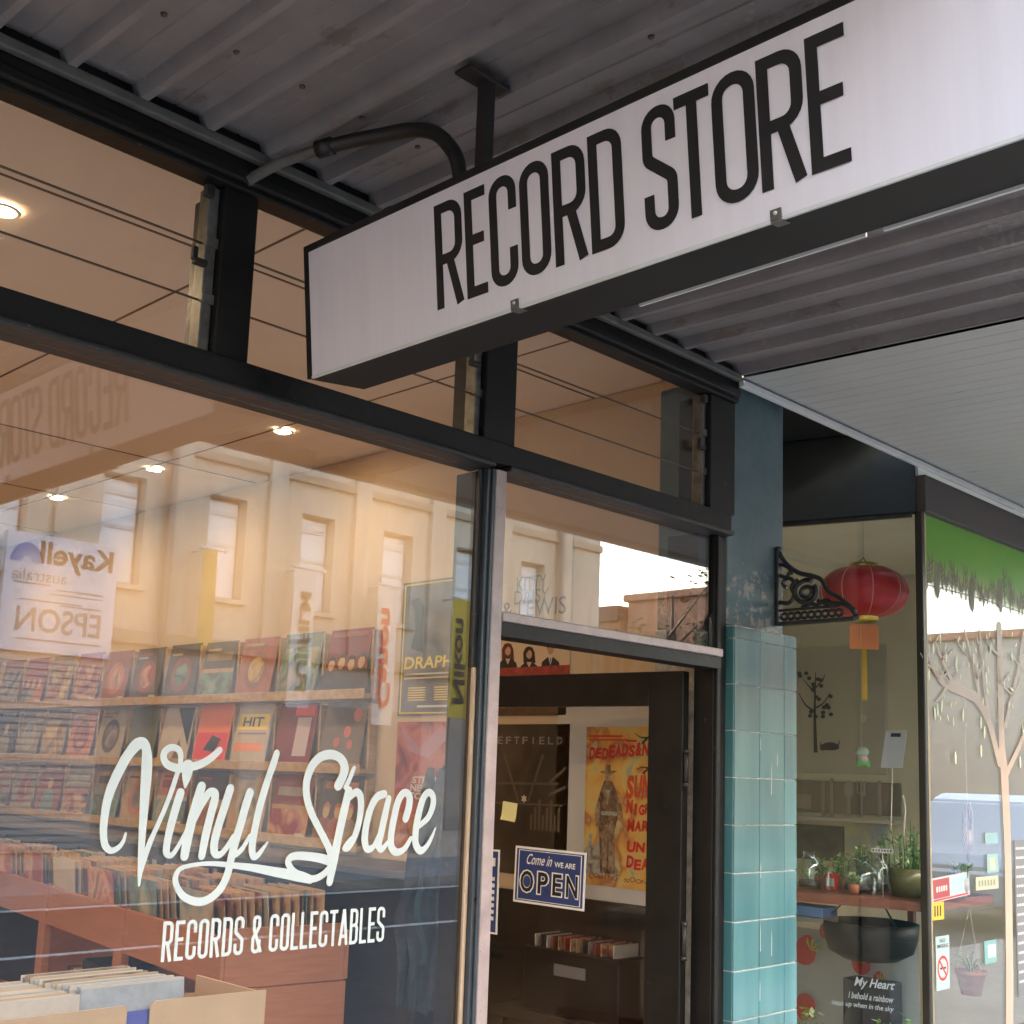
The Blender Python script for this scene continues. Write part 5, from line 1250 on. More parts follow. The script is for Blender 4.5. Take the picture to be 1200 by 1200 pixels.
p = nx(974, 876); q.poly([(p[0] + .070 * math.cos(t * .4488), p[1] + (.036 if math.sin(t * .4488) > 0 else .020) * math.sin(t * .4488), th + .002) for t in range(14)], DARKD, NW); p = nx(965.5, 876); q.poly([(p[0] + .024 * math.cos(t * .628), p[1] + .022 * math.sin(t * .628), th + .0025) for t in range(10)], DARKD, NW)
for sx_ in (-1, 1): q.poly([(p[0] + sx_ * .004, p[1] + .016, th + .003), (p[0] + sx_ * .022, p[1] + .010, th + .003), (p[0] + sx_ * .020, p[1] + .036, th + .003)][::sx_], DARKD, NW)
bl([(980, 876), (984, 872), (985, 868)], [.012, .01, .006]); q.build('cat_picture', parent=o)
o, bx, th = wallp('cutlery_panel', 'taupe panel with pale knife, spoon and fork shapes below the pale board', 'panel', 900, 913, 1056, 957, TAUPE)
q = MB(); PL = mat('pale_taupe', (.40, .35, .28), .6)
for x0, x1, ya, yb in ((964, 968, 915, 957), (974, 978, 912, 957), (994, 998, 930, 957), (1009, 1012, 930, 957), (1030, 1034, 915, 957)):
    a, b = nx(x0, ya), nx(x1, yb); q.box((a[0], b[1], th), (b[0], a[1], th + .004), PL, .001, NW)
p = nx(996, 925); q.poly([(p[0] + .035 * math.cos(t * .5236), p[1] + .06 * math.sin(t * .5236), th + .005) for t in range(12)], PL, NW)
for dx in (-4, 0, 4):
    a, b = nx(1010 + dx - 1, 915), nx(1010 + dx + 1.2, 930); q.box((a[0], b[1], th), (b[0], a[1], th + .0045), PL, 0, NW)
a, b = nx(1007, 928), nx(1016, 933); q.box((a[0], b[1], th), (b[0], a[1], th + .0043), PL, 0, NW)
a, b = nx(935, 930), nx(952, 948); q.box((a[0], b[1], th), (b[0], a[1], th + .004), PL, .001, NW)
q.build('cutlery_shapes', parent=o)
o, bx, th = wallp('pale_ledge', 'pale wall ledge under the cutlery panel', 'ledge', 895, 957, 1058, 962, mat('pale_ledge_paint', (.58, .54, .46), .5), .12)
o, bx, th = wallp('dark_artwork', 'dark framed picture low behind the succulent jars', 'picture', 896, 963, 990, 1010, print_mat('dark_picture_print', [(.03, .035, .03), (.12, .12, .09), (.05, .05, .05)], 3, 4), .03)
o, bx, th = wallp('pale_artwork', 'pale blue and green picture low behind the succulent jars', 'picture', 991, 963, 1040, 1010, print_mat('pale_picture_print', [(.42, .46, .48), (.50, .50, .30), (.30, .36, .40)], 3, 2), .03)

# corner shelf with plants
shf = MB(); zS = 1.105
c0 = Vector((PX + .03, .03, 0)); c1 = RM @ Vector((1.0, 0, 0)); c2 = Vector((5.66, .03, 0))
cnr = [(c0.x, c0.y, zS), (c2.x, .03, zS), (c2.x, .44, zS), (c1.x + .55, c1.y, zS), (c1.x + .03, c1.y, zS)]
shf.poly(cnr, REDWOOD, ext=(0, 0, .040)); so_ = shf.build('corner_shelf'); set_tag(so_, 'red timber corner shelf holding succulent jars behind the corner post', 'shelf')
q = MB()
for p in ((5.60, .40), (4.92, .88)): q.box((p[0] - .015, p[1] - .015, 0.06), (p[0] + .015, p[1] + .015, zS - .0005), REDWOOD)
q.build('leg', parent=so_)
zT = zS + .0405
def at_shelf(x, X): return onX(x, 1000, X).y
def jar(x, X, r, h, label, plant, lid=True):
    y = at_shelf(x, X); t = thing('terrarium_jar', label, 'jar', (X, y, zT)); M = Matrix.Translation((X, y, zT))
    q = MB(); q.lathe([(r * .5, .001), (r * .96, .006), (r, h * .15), (r, h * .55), (r * .8, h * .75), (r * .48, h * .85), (r * .48, h), (r * .44, h), (r * .44, h * .86), (r * .76, h * .73), (r * .95, h * .54), (r * .95, h * .16), (r * .90, .012), (.0001, .010)], n=24, M=M, caps=False); q.build('glass', GLASS_J, t)
    q = MB(); q.lathe([(.0001, .0125), (r * .88, .0125), (r * .92, h * .14), (r * .8, h * .24), (.0001, h * .27)], mat('dark_soil', (.05, .04, .03), .9, var=.4, vscale=60), 18, M, False); q.build('soil', parent=t)
    q = MB()
    for k in range(plant):
        a = random.uniform(0, 6.28); l_ = random.uniform(.5, 1) * r; zz = h * .24
        pts = [M @ Vector((l_ * .3 * u * math.cos(a) * 2.4, l_ * .3 * u * math.sin(a) * 2.4, zz + h * random.uniform(.30, .42) * (u - .35 * u * u))) for u in (0, .4, .8, 1.1)]
        q.tube(pts, [.004, .006, .005, .001], random.choice((GREEN, PALEGREEN)), 6)
    q.build('succulent', parent=t)
    return t
random.seed(31)
jar(1008, 5.09, .082, .155, 'wide glass jar of succulents in the middle of the red shelf', 16)
jar(948, 5.02, .055, .17, 'narrow bell jar of succulents on a black stand beside the tiled pillar', 9)
jar(1030, 5.14, .045, .17, 'small glass jar between the wide jar and the olive pot', 8)
def pot(x, X, r, h, m, label, stems, name='plant_pot', up=.14):
    y = at_shelf(x, X); t = thing(name, label, 'plant pot', (X, y, zT)); M = Matrix.Translation((X, y, zT))
    q = MB(); q.lathe([(r * .8, .001), (r, h * .5), (r * 1.02, h), (r * .93, h), (r * .9, h * .85), (.0001, h * .84)], m, 22, M); q.build('pot', parent=t)
    q = MB()
    for k in range(stems):
        a = random.uniform(0, 6.28); s = random.uniform(.1, .9) * r; H_ = up * random.uniform(.5, 1)
        b = M @ Vector((s * math.cos(a), s * math.sin(a), h * .84)); c = M @ Vector((s * 1.3 * math.cos(a), s * 1.3 * math.sin(a), h * .84 + H_))
        q.tube([b, b.lerp(c, .5) + Vector((.006, 0, 0)), c], [.003, .003, .0015], GREEN, 5)
        for j in range(10):
            p = b.lerp(c, .12 + .09 * j); an = random.uniform(0, 6.28); d = Vector((math.cos(an), math.sin(an), random.uniform(.1, .9))) * random.uniform(.016, .040)
            sd_ = Vector((-math.sin(an), math.cos(an), 0)) * .008
            q.poly([p, p + d * .5 + sd_, p + d, p + d * .5 - sd_], random.choice((GREEN, PALEGREEN)))
    q.build('foliage', parent=t); return t
pot(1063, 5.13, .080, .125, OLIVEPOT, 'olive glazed pot of leggy succulents next to the corner post', 12, up=.24)
pot(948, 4.985, .045, .05, BLACKP, 'small black dish at the pillar end of the red shelf', 3, name='black_dish', up=.03) if False else None
pot(1118, 5.30, .060, .085, mat('grey_pot', (.25, .25, .24), .5), 'grey pot of low succulents on the shelf right of the corner post', 9, up=.09)
for i, (x, X, lab) in enumerate(((975, 5.06, 'small red and white box between the two glass jars'), (1090, 5.2, 'small pale box behind the corner post on the red shelf'))):
    y = at_shelf(x, X); q = MB(); q.box((X - .02, y - .025, zT), (X + .02, y + .025, zT + .075), PAPER if i else RED, .003); q.box((X - .0212, y - .020, zT + .02), (X - .0204, y + .020, zT + .055), RED if i else PAPER)
    set_tag(q.build('small_box'), lab, 'box')
random.seed(52)
for i, (x, X, r_, h_, up_, st_) in enumerate(((962, 5.10, .03, .06, .10, 9), (985, 5.16, .035, .06, .13, 11), (1012, 5.22, .04, .07, .16, 12), (1040, 5.24, .035, .08, .20, 12), (1000, 4.99, .025, .045, .05, 8), (1070, 5.22, .03, .07, .22, 8))):
    pot(x, X, r_, h_, (TERRA, OLIVEPOT, BLACKP, mat('white_glaze', (.62, .62, .58), .3), TERRA, BLACKP)[i], ('small terracotta pot of seedlings near the pillar end of the red shelf', 'small olive pot of sprouting greens behind the wide jar', 'black pot of bushy greens behind the wide jar', 'white glazed pot of tall stems behind the olive pot', 'tiny terracotta pot in front of the wide jar', 'black pot of long stems nearest the corner post')[i], st_, up=up_)
for i, (x, X, h_) in enumerate(((970, 5.03, .10), (1024, 5.05, .09))):
    y = at_shelf(x, X); q = MB(); q.lathe([(.018, .001), (.020, h_ * .6), (.008, h_ * .8), (.008, h_), (.0065, h_), (.0065, h_ * .8), (.018, h_ * .6), (.016, .003)], None, 14, Matrix.Translation((X, y, zT)), False)
    set_tag(q.build('glass_bottle', GLASS_J), ('little clear glass bottle beside the narrow bell jar', 'little clear glass bottle between the wide jar and the card stick')[i], 'bottle')
# little label strip and card on a stick
p = onX(1050, 878, 5.12); t = thing('card_on_stick', 'blank white card with a dark slot on a thin stick in the olive pot', 'card', (5.12, p.y, zT))
Mx = frame((5.10, p.y, p.z), Vector((.25, -1, 0)), Vector((0, -.16, 1)).normalized())
q = MB(); q.box((-.048, -.085, 0), (.048, .085, .002), mat('white_card', (.46, .44, .46), .5), .001, Mx); q.build('card', parent=t)
q = MB(); q.box((-.022, .055, .0021), (.022, .072, .0028), INK, 0, Mx); q.build('slot', parent=t)
q = MB(); q.tube([Mx @ Vector((0, -.06, -.004)), (5.12, p.y + .035, zT + .11)], .0028, STRING, 6); q.build('stick', parent=t)
# fairy-thin pale twig
y = at_shelf(1058, 5.16); q = MB(); a = onX(1058, 932, 5.16); b = onX(1060, 962, 5.16); c_ = onX(1058, 1000, 5.16)
q.tube(catmull([tuple(a), tuple(a.lerp(b, .5) + Vector((0, -.008, 0))), tuple(b), tuple(c_), (5.16, c_.y, zT + .10)], 5), .004, STRING, 6); set_tag(q.build('pale_twig'), 'pale curling twig rising beside the corner post', 'twig')
# strip of letters
p = onX(1034, 996, 5.06); q = MB(); LM2 = frame((5.0, onX(1034, 996, 5.0).y, p.z), RD * -1, (0, 0, 1)); q.box((-.048, -.009, 0), (.048, .009, .002), WHITE, 0, LM2)
for k in range(7): q.box((-.042 + .0125 * k, -.004, .0021), (-.035 + .0125 * k, .005, .0026), mat('magenta_print', (.35, .05, .25), .5) if k % 2 else INK, 0, LM2)
q.tube([LM2 @ Vector((0, -.009, -.002)), (LM2 @ Vector((0, 0, -.004))) * 1.0 - Vector((0, 0, p.z - zT))], .002, STRING, 6)
set_tag(q.build('letter_strip'), 'white strip of tiny letters standing among the jars', 'label')

# lantern
lx = 5.10; lp_ = onX(1012, 694, lx)
ln = thing('red_lantern', 'red ribbed paper lantern with gold caps hanging in the window', 'lantern', (lx, lp_.y, lp_.z))
M = Matrix.Translation((lx, lp_.y, lp_.z))
Rl = abs(onX(963, 700, lx).y - onX(1060, 700, lx).y) / 2 / math.cos(R(46)) * .72 * .93; Hl = (onX(1012, 664, lx).z - onX(1012, 724, lx).z) / 2
q = MB(); prof = [(Rl * math.cos(a) ** .75 if math.cos(a) > 0.001 else .0, Hl * math.sin(a)) for a in [R(-77 + 154 * k / 22) for k in range(23)]]
t_ = bmesh.new(); nseg = 72; rings = []
for r, z in prof: rings.append([t_.verts.new((r * (1 - .030 * abs(math.cos(9 * math.pi * k / nseg)) ** 6) * math.cos(2 * math.pi * k / nseg), r * (1 - .030 * abs(math.cos(9 * math.pi * k / nseg)) ** 6) * math.sin(2 * math.pi * k / nseg), z)) for k in range(nseg)])
for a, b in zip(rings, rings[1:]):
    for k in range(nseg): t_.faces.new((a[k], a[(k + 1) % nseg], b[(k + 1) % nseg], b[k])).smooth = True
q.add(t_, mat('red_silk', (.50, .018, .022), .38, var=.12, vscale=3, streak=(3, 3, 60)), M); q.build('shade', parent=ln)
q = MB()
for k in range(9):
    a = 2 * math.pi * (k + .5) / 9
    q.tube([M @ Vector((r * 1.004 * math.cos(a), r * 1.004 * math.sin(a), z)) for r, z in prof], .0022, mat('pale_red_rib', (.72, .32, .26), .5), 5)
q.build('ribs', parent=ln)
rt = prof[-1][0]
q = MB(); q.lathe([(rt * .98, Hl * .90), (rt, Hl * .93), (rt, Hl * 1.10), (rt * .94, Hl * 1.12), (rt * .9, Hl * 1.0)], GOLD, 28, M, False); q.build('top_cap', parent=ln)
q = MB(); q.lathe([(rt * .9, -Hl * 1.0), (rt * .94, -Hl * 1.14), (rt, -Hl * 1.12), (rt, -Hl * .93), (rt * .98, -Hl * .90)], GOLD, 28, M, False); q.build('bottom_cap', parent=ln)
q = MB(); q.tube([M @ Vector((-rt, 0, Hl)), M @ Vector((0, 0, Hl * 1.35)), M @ Vector((rt, 0, Hl))], .002, STEEL, 6); q.tube([M @ Vector((0, 0, Hl * 1.35)), (lx, lp_.y, 3.02)], .0012, STRING, 5); q.build('hanging_thread', parent=ln)
LF = frame((lx, lp_.y, lp_.z), (.7, -.72, 0), (0, 0, 1))
zt_ = onX(1012, 732, lx).z - lp_.z; zb_ = onX(1012, 761, lx).z - lp_.z
q = MB(); q.box((-.068, zb_, -.002), (.068, zt_, .002), ORG, .001, LF); q.build('paper_tag', parent=ln)
zc_ = onX(1010, 822, lx).z - lp_.z
q = MB()
for k in range(7): q.tube([LF @ Vector((-.009 + .003 * k, zb_ + .006, .002 * (k % 2))), LF @ Vector((-.011 + .0036 * k, (zb_ + zc_) / 2, .002 * (k % 3))), LF @ Vector((-.012 + .0036 * k, zc_ + .006 * (k % 3), .001))], .0022, YEL, 5)
q.build('tassel', parent=ln)
# crystal
cp = onX(1012, 841, 5.05); q = MB(); Mc = Matrix.Translation(cp); q.lathe([(.0001, -.022), (.016, -.004), (.014, .008), (.0001, .018)], None, 8, Mc, False); q.tube([cp + Vector((0, 0, .018)), cp + Vector((0, 0, .05)), Vector((cp.x, cp.y, 2.80))], .0007, None, 4)
set_tag(q.build('crystal_drop', GLASS_J), 'clear crystal drop hanging below the lantern tassel', 'ornament')
# hanging plush ornament
cp = onX(1010, 888, 5.06); OMx = frame(tuple(cp), (.7, -.72, 0), (0, 0, 1))
t = thing('hanging_ornament', 'small pale cloth ornament with green bow hanging under the crystal', 'ornament', tuple(cp))
q = MB(); q.lathe([(.0001, .006), (.026, .012), (.032, .028), (.024, .044), (.0001, .05)], mat('pale_green_felt', (.45, .52, .42), .9), 16, OMx @ Matrix.Rotation(R(-90), 4, 'X')); q.build('cap', parent=t)
q = MB(); q.lathe([(.0001, -.034), (.022, -.026), (.028, -.006), (.022, .010), (.0001, .014)], mat('cream_felt', (.55, .47, .40), .9), 16, OMx @ Matrix.Rotation(R(-90), 4, 'X')); q.build('body', parent=t)
q = MB(); q.poly([(0, -.028, .030), (-.028, -.012, .030), (-.028, -.045, .030)], mat('bright_green_felt', (.10, .50, .08), .8), OMx, ext=(0, 0, .004)); q.poly([(0, -.028, .0305), (.026, -.045, .0305), (.026, -.012, .0305)], mat('bright_green_felt', (.10, .50, .08), .8), OMx, ext=(0, 0, .004)); q.build('bow', parent=t)
q = MB(); q.tube([cp + Vector((0, 0, .05)), Vector((cp.x, cp.y, 2.80))], .0007, STRING, 4); q.build('thread', parent=t)

# black basin, strawberry bags, blue box under the shelf
bp_ = onX(1020, 1098, 5.13); t = thing('black_basin', 'large round black basin hung under the red corner shelf', 'basin', (5.13, bp_.y, bp_.z))
M = Matrix.Translation((5.13, bp_.y, bp_.z - .10))
q = MB(); q.lathe([(.0001, 0), (.12, .004), (.185, .04), (.205, .10), (.212, .165), (.200, .168), (.19, .10), (.17, .05), (.0001, .02)], BLACKP, 36, M); q.build('bowl', parent=t)
q = MB()
for k in range(3): q.tube([M @ Vector((.205 * math.cos(k * 2.1), .205 * math.sin(k * 2.1), .16)), M @ Vector((.12 * math.cos(k * 2.1), .12 * math.sin(k * 2.1), .24))], .004, STEEL, 6)
q.build('hanger_rod', parent=t)
p = onX(955, 1068, 5.02); q = MB(); q.box((4.97, p.y - .07, p.z - .02), (5.10, p.y + .12, p.z + .025), BLUEB, .004); q.box((4.96, p.y - .07, p.z - .045), (5.11, p.y + .13, p.z - .0205), mat('grey_rail', (.25, .24, .22), .5), .003)
set_tag(q.build('blue_box'), 'flat blue box on a grey rail under the shelf beside the pillar', 'box')
t = thing('patterned_fabric', 'pale grey cloth printed with red strawberries hanging under the shelf', 'cloth', (5.25, .5, .3))
FX = 5.36
a, b = onX(925, 1085, FX), onX(1078, 1215, FX)
rows = [[(FX + .02 * math.sin(i * .7) * (.3 + j * .1), a.y + (b.y - a.y) * i / 18, a.z + (b.z - .1 - a.z) * j / 8) for i in range(19)] for j in range(9)]
q = MB(); q.grid(rows, mat('pale_grey_cloth', (.40, .42, .42), .8, var=.06)); q.build('cloth', parent=t)
FM = frame((FX - .024, 0, 0), (0, -1, 0), (0, 0, 1))
q = MB()
for i, (x, y, ang, s) in enumerate(((944, 1113, -20, 1.15), (968, 1090, 10, .7), (943, 1180, 160, 1.0), (1008, 1128, 30, .9), (1030, 1148, 0, .6))):
    p = onX(x, y, FX - .024); s *= .052
    q.poly([(-p.y + s * (math.cos(k * .4488) * (1 - .25 * math.sin(k * .4488)) * math.cos(R(ang)) - 1.25 * math.sin(k * .4488) * math.sin(R(ang))), p.z + s * (math.cos(k * .4488) * math.sin(R(ang)) + 1.25 * math.sin(k * .4488) * math.cos(R(ang))), i * .0004) for k in range(14)], mat('strawberry_print', (.50, .03, .03), .6, var=.2, vscale=60), FM)
    for d in range(4):
        ax = R(ang + 20 + 35 * d); q.poly([(-p.y + s * .5, p.z, .003 + d * .0003 + i * .002), (-p.y + s * .5 + s * .8 * math.cos(ax + .3), p.z + s * .8 * math.sin(ax + .3), .003 + d * .0003 + i * .002), (-p.y + s * .5 + s * 1.1 * math.cos(ax), p.z + s * 1.1 * math.sin(ax), .003 + d * .0003 + i * .002)], mat('lime_print', (.35, .50, .06), .6), FM)
q.build('strawberry_prints', parent=t)
dkb = MB(); a, b = onX(990, 1150, 5.2), onX(1046, 1215, 5.2); dkb.box((5.18, b.y, .30), (5.30, a.y, a.z + .02), mat('dark_navy_box', (.02, .022, .035), .5), .006); set_tag(dkb.build('dark_box'), 'dark navy box standing behind the white verse lettering', 'box')
q = MB(); q.box((5.10, .12, .06), (5.62, .95, .30), REDWOOD, .006); set_tag(q.build('low_bench'), 'low red timber bench under the corner shelf', 'bench')
random.seed(77)
for i, (x, X, lab) in enumerate(((950, 5.0, 'leafy green plant at the foot of the splayed window beside the pillar'), (1050, 5.05, 'leafy green plant at the foot of the corner post'))):
    p = onX(x, 1195, X); t = thing('potted_plant', lab, 'plant', (X, p.y, .06))
    q = MB(); q.lathe([(.05, .06), (.065, .30), (.058, .30), (.0001, .28)], TERRA, 18, Matrix.Translation((X, p.y, 0))); q.build('pot', parent=t)
    q = MB()
    for k in range(60):
        a = random.uniform(0, 6.28); d = random.uniform(.01, .09); zz = random.uniform(.34, p.z + .02); c = Vector((X + d * math.cos(a), p.y + d * math.sin(a), zz)); an = random.uniform(0, 6.28)
        v = Vector((math.cos(an), math.sin(an), random.uniform(-.2, .8))) * .035; s_ = Vector((-math.sin(an), math.cos(an), .1)) * .012
        q.poly([c, c + v * .5 + s_, c + v, c + v * .5 - s_], random.choice((GREEN, GREEN, PALEGREEN)))
    for k in range(6): q.tube([(X, p.y, .28), (X + .05 * math.cos(k), p.y + .05 * math.sin(k), p.z - .02)], .003, GREEN, 5)
    q.build('foliage', parent=t)

# hanging planter, hanging wreath
hp = onY(1138, 1150, .17); t = thing('hanging_planter', 'terracotta pot of spider plant hanging behind the front glass', 'plant', tuple(hp)); M = Matrix.Translation(hp)
q = MB(); q.lathe([(.045, -.06), (.066, .03), (.072, .032), (.072, .052), (.064, .052), (.0001, .04)], TERRA, 24, M); q.build('pot', parent=t)
q = MB(); random.seed(4)
for k in range(46):
    a = random.uniform(0, 6.28); L_ = random.uniform(.09, .20); h = random.uniform(.06, .15)
    d = Vector((math.cos(a), math.sin(a), 0)); sd_ = Vector((-math.sin(a), math.cos(a), 0)) * .0045
    pts = [M @ (d * (L_ * u) + Vector((0, 0, .04 + h * (2.2 * u - 1.9 * u * u)))) for u in (0, .25, .5, .75, 1)]
    q.grid([[p - sd_ * (1 - i / 4.5), p + sd_ * (1 - i / 4.5)] for i, p in enumerate(pts)], random.choice((PALEGREEN, GREEN, PALEGREEN)))
q.build('foliage', parent=t)
q = MB()
for k in range(3): q.tube([M @ Vector((.07 * math.cos(k * 2.1), .07 * math.sin(k * 2.1), .045)), M @ Vector((0, 0, .34))], .0018, STRING, 5)
q.tube([M @ Vector((0, 0, .34)), (hp.x, hp.y, 2.98)], .0015, STRING, 5); q.build('strings', parent=t)
wr0 = onY(1134, 968, .10); t = thing('hanging_wreath', 'twig wreath hanging on a long string behind the front glass', 'wreath', tuple(wr0))
q = MB(); random.seed(6)
for k in range(5):
    pts = [(wr0.x + (.036 + .006 * math.sin(j * 1.3 + k)) * math.sin(R(a)) * (1.0), wr0.y + .008 * math.sin(j + k), wr0.z + .11 * math.cos(R(a)) - .02 * (abs(a) > 120)) for j, a in enumerate(range(-170, 171, 17))]
    q.tube(pts, .0032, mat('wicker', (.45, .33, .24), .7, var=.3), 5)
q.tube([(wr0.x, wr0.y, wr0.z - .02), (wr0.x + .005, wr0.y, wr0.z - .10), (wr0.x, wr0.y, wr0.z - .17)], [.014, .018, .004], mat('wicker', (.45, .33, .24), .7), 8)
q.build('twigs', parent=t)
q = MB(); q.tube([(wr0.x, wr0.y, wr0.z + .108), (wr0.x - .006, wr0.y, wr0.z + .20), (wr0.x, wr0.y, 2.98)], .0022, STRING, 5); q.build('string', parent=t)

# ================================================================== ACROSS THE STREET (seen mirrored in the glass)
OY = -15.0
def mx(x, y, d=0.0):
    p = onY(x, y, -(OY + d)); return p.x, p.z
ob = thing('opposite_building', 'cream rendered two storey building with tall windows across the street', 'building', (10, -18, 0))
OX0, OX1, OH = -14.0, 20.45, 8.9
def obx(q, a, b, m, bev=0): q.box(a, b, m, bev)
WP = 1.878; wxs = [10.75 + WP * k for k in range(-8, 6)]
wzt, wzb = 6.08, 4.35
q = MB(); q.box((OX0, OY - 8, 0), (OX1, OY - .32, OH), CREAMB)
edges = [OX0] + [v for x in wxs if OX0 + .6 < x < OX1 - .8 for v in (x - .36, x + .36)] + [OX1]
for i in range(0, len(edges), 2): q.box((edges[i], OY - .3195, wzb), (edges[i + 1], OY, wzt), CREAMB)
q.box((OX0, OY - .3195, wzt + .0005), (OX1, OY, OH), CREAMB); q.box((OX0, OY - .3195, 3.35), (OX1, OY, wzb - .0005), CREAMB)
q.build('wall', parent=ob)
q = MB()
for x in wxs:
    if OX0 + 1 < x < OX1 - 1.2: q.box((x + WP / 2 - .18, OY + .0005, 3.4), (x + WP / 2 + .18, OY + .10, OH - .4), CREAMB, .01)
q.build('pilasters', parent=ob)
for zb_, hb_, pr_ in ((6.62, .16, .09), (3.42, .22, .14), (7.9, .10, .07)):
    q = MB(); q.box((OX0, OY + .0008, zb_), (OX1, OY + pr_, zb_ + hb_), CREAMD, .02); q.build('moulding', parent=ob)
for xd in (9.62, 19.0):
    q = MB(); q.tube([(xd, OY + .16, .1), (xd, OY + .16, 8.6)], .055, mat('drainpipe_paint', (.34, .29, .23), .6), 10); q.build('drainpipe', parent=ob)
for x in wxs:
    if not (OX0 + .6 < x < OX1 - .8): continue
    q = MB(); q.box((x - .355, OY - .30, wzb + .002), (x + .355, OY - .24, wzt - .002), CREAMD); wn = q.build('window', parent=ob)
    q = MB(); q.box((x - .32, OY - .2395, wzb + .05), (x + .32, OY - .215, wzt - .06), BRIGHTW); q.box((x - .32, OY - .214, wzt - .3), (x + .32, OY - .19, wzt - .22), WHITE); q.build('pane', parent=wn)
    q = MB(); q.box((x - .30, OY - .2135, wzb + .9), (x + .30, OY - .19, wzb + .96), WHITE); q.box((x - .42, OY + .0005, wzb - .09), (x + .42, OY + .12, wzb - .01), CREAMB, .01); q.build('sill_and_bar', parent=wn)
q = MB(); q.box((OX0 - .1, OY - 8.1, OH + .001), (OX1 + .1, OY + .25, OH + .35), CREAMB, .02); q.build('cornice', parent=ob)
q = MB(); q.box((OX0, OY - .3195, 0), (OX1, OY - .02, 3.3495), mat('ground_floor_render', (.62, .54, .46), .7, var=.15)); q.build('ground_floor', parent=ob)
q = MB()
for k in range(8):
    x = -12 + 4.0 * k; q.box((x, OY - .0195, .5), (x + 3.3, OY + .01, 2.7), mat('shop_window_grey', (.30, .29, .28), .15))
q.build('shop_windows', parent=ob)
sh = MB(); sh.box((4.6, OY + .012, .25), (8.75, OY + .03, 3.15), mat('shutter_steel', (.58, .55, .52), .45, metal=.3))
for k in range(28): sh.box((4.62, OY + .0305, .30 + .10 * k), (8.73, OY + .055, .365 + .10 * k), MATS['shutter_steel'], .01)
sh.build('roller_shutter', parent=ob)
for i, (za, zb2, ya, yb) in enumerate(((6.6, 6.9, -11.2, -11.2), (7.1, 7.3, -11.5, -11.4))):
    q = MB(); q.tube([(-40 + 12 * k, ya, za + (zb2 - za) * k / 9 - .25 * math.sin(math.pi * (k % 3) / 3)) for k in range(10)], .014, STEEL, 5)
    set_tag(q.build('overhead_cable'), ('lower black overhead cable strung along the street', 'upper black overhead cable strung along the street')[i], 'cable')
# white sign board across the street
a, b, c_ = mx(10, 620, .15), mx(140, 645, .15), mx(128, 773, .15)
KX0, KX1, KZ0, KZ1 = a[0], b[0], c_[1], a[1]
KM = frame((KX1, OY + .15, KZ0), (-1, 0, 0), (0, 0, 1)); kw, kh = KX1 - KX0, KZ1 - KZ0
kt = thing('photo_shop_sign', 'large white sign board reading Kayell australia and EPSON across the street', 'sign', M=KM)
q = MB(); q.box((0, 0, -.145), (kw, kh, 0), mat('sign_board_white', (.80, .78, .84), .5), .01); q.build('board', parent=kt, local=True)
q = MB(); BRI = mat('brown_sign_ink', (.20, .11, .06), .5); GRI = mat('grey_sign_ink', (.30, .26, .26), .5)
put_text(q, 'Kayell', (.05 * kw, .70 * kh, .71 * kw, .95 * kh), BRI, z=.004, bold=.025); put_text(q, 'australia', (.46 * kw, .60 * kh, .94 * kw, .70 * kh), mat('tan_sign_ink', (.36, .27, .22), .5), z=.004)
put_text(q, 'EPSON', (.12 * kw, .17 * kh, .87 * kw, .38 * kh), GRI, z=.004, bold=.015)
for v, u0, u1 in ((.54, .12, .55), (.57, .6, .92), (.50, .12, .6), (.43, .3, .85), (.41, .12, .5), (.10, .1, .85)): q.box((u0 * kw, v * kh, .001), (u1 * kw, v * kh + .022, .003), GRI)
q.build('sign_lettering', parent=kt, local=True)
q = MB()
for k in range(5):
    rr = .13 - .018 * k; q.ribbon([(.80 * kw + rr * kw * math.cos(R(t)) + .02 * kw, .75 * kh + rr * kw * 1.15 * math.sin(R(t))) for t in range(0, 181, 12)], .05, mat('blue_logo_%d' % k, (.18 + .05 * k, .26 + .05 * k, .55 + .03 * k), .5), z=.004 + k * .0005)
q.build('blue_arc_logo', parent=kt, local=True)
# banners
def banner(px, y0, y1, wd, m, label, txt=None, tm=None, dep=.55):
    a = mx(px, y0, dep); b = mx(px, y1, dep)
    t = thing('vertical_banner', label, 'banner', (a[0], OY + dep, b[1]), group='vertical banners on the building opposite')
    FMx = frame((a[0] + wd / 2, OY + dep, b[1]), (-1, 0, 0), (0, 0, 1)); h = a[1] - b[1]
    q = MB(); q.grid([[(wd * i / 4, h * j / 8, .015 * math.sin(i * 1.4 + j * .5)) for i in range(5)] for j in range(9)], m, FMx); q.build('cloth', parent=t)
    q = MB(); q.tube([(a[0], OY + .0, a[1] + .03), (a[0], OY + dep + .02, a[1] + .03)], .02, WHITE, 8); q.tube([(a[0] - wd / 2 - .05, OY + dep, a[1] + .03), (a[0] + wd / 2 + .14, OY + dep, a[1] + .03)], .025, WHITE, 8); q.lathe([(.0001, -.06), (.06, 0), (.0001, .06)], WHITE, 10, Matrix.Translation((a[0] + wd / 2 + .15, OY + dep, a[1] + .03))); q.build('pole', parent=t)
    if txt:
        q = MB(); TM2 = FMx @ Matrix.Translation((wd * .82, h * .12, .03)) @ Matrix.Rotation(R(90), 4, 'Z')
        put_text(q, txt, (0, 0, h * .72, wd * .62), tm or INK, TM2, 0, .03); q.build('banner_lettering', parent=t)
    return t
banner(247, 645, 760, .27, mat('yellow_banner', (.50, .37, .10), .7), 'plain yellow banner, first of the row beside the white sign')
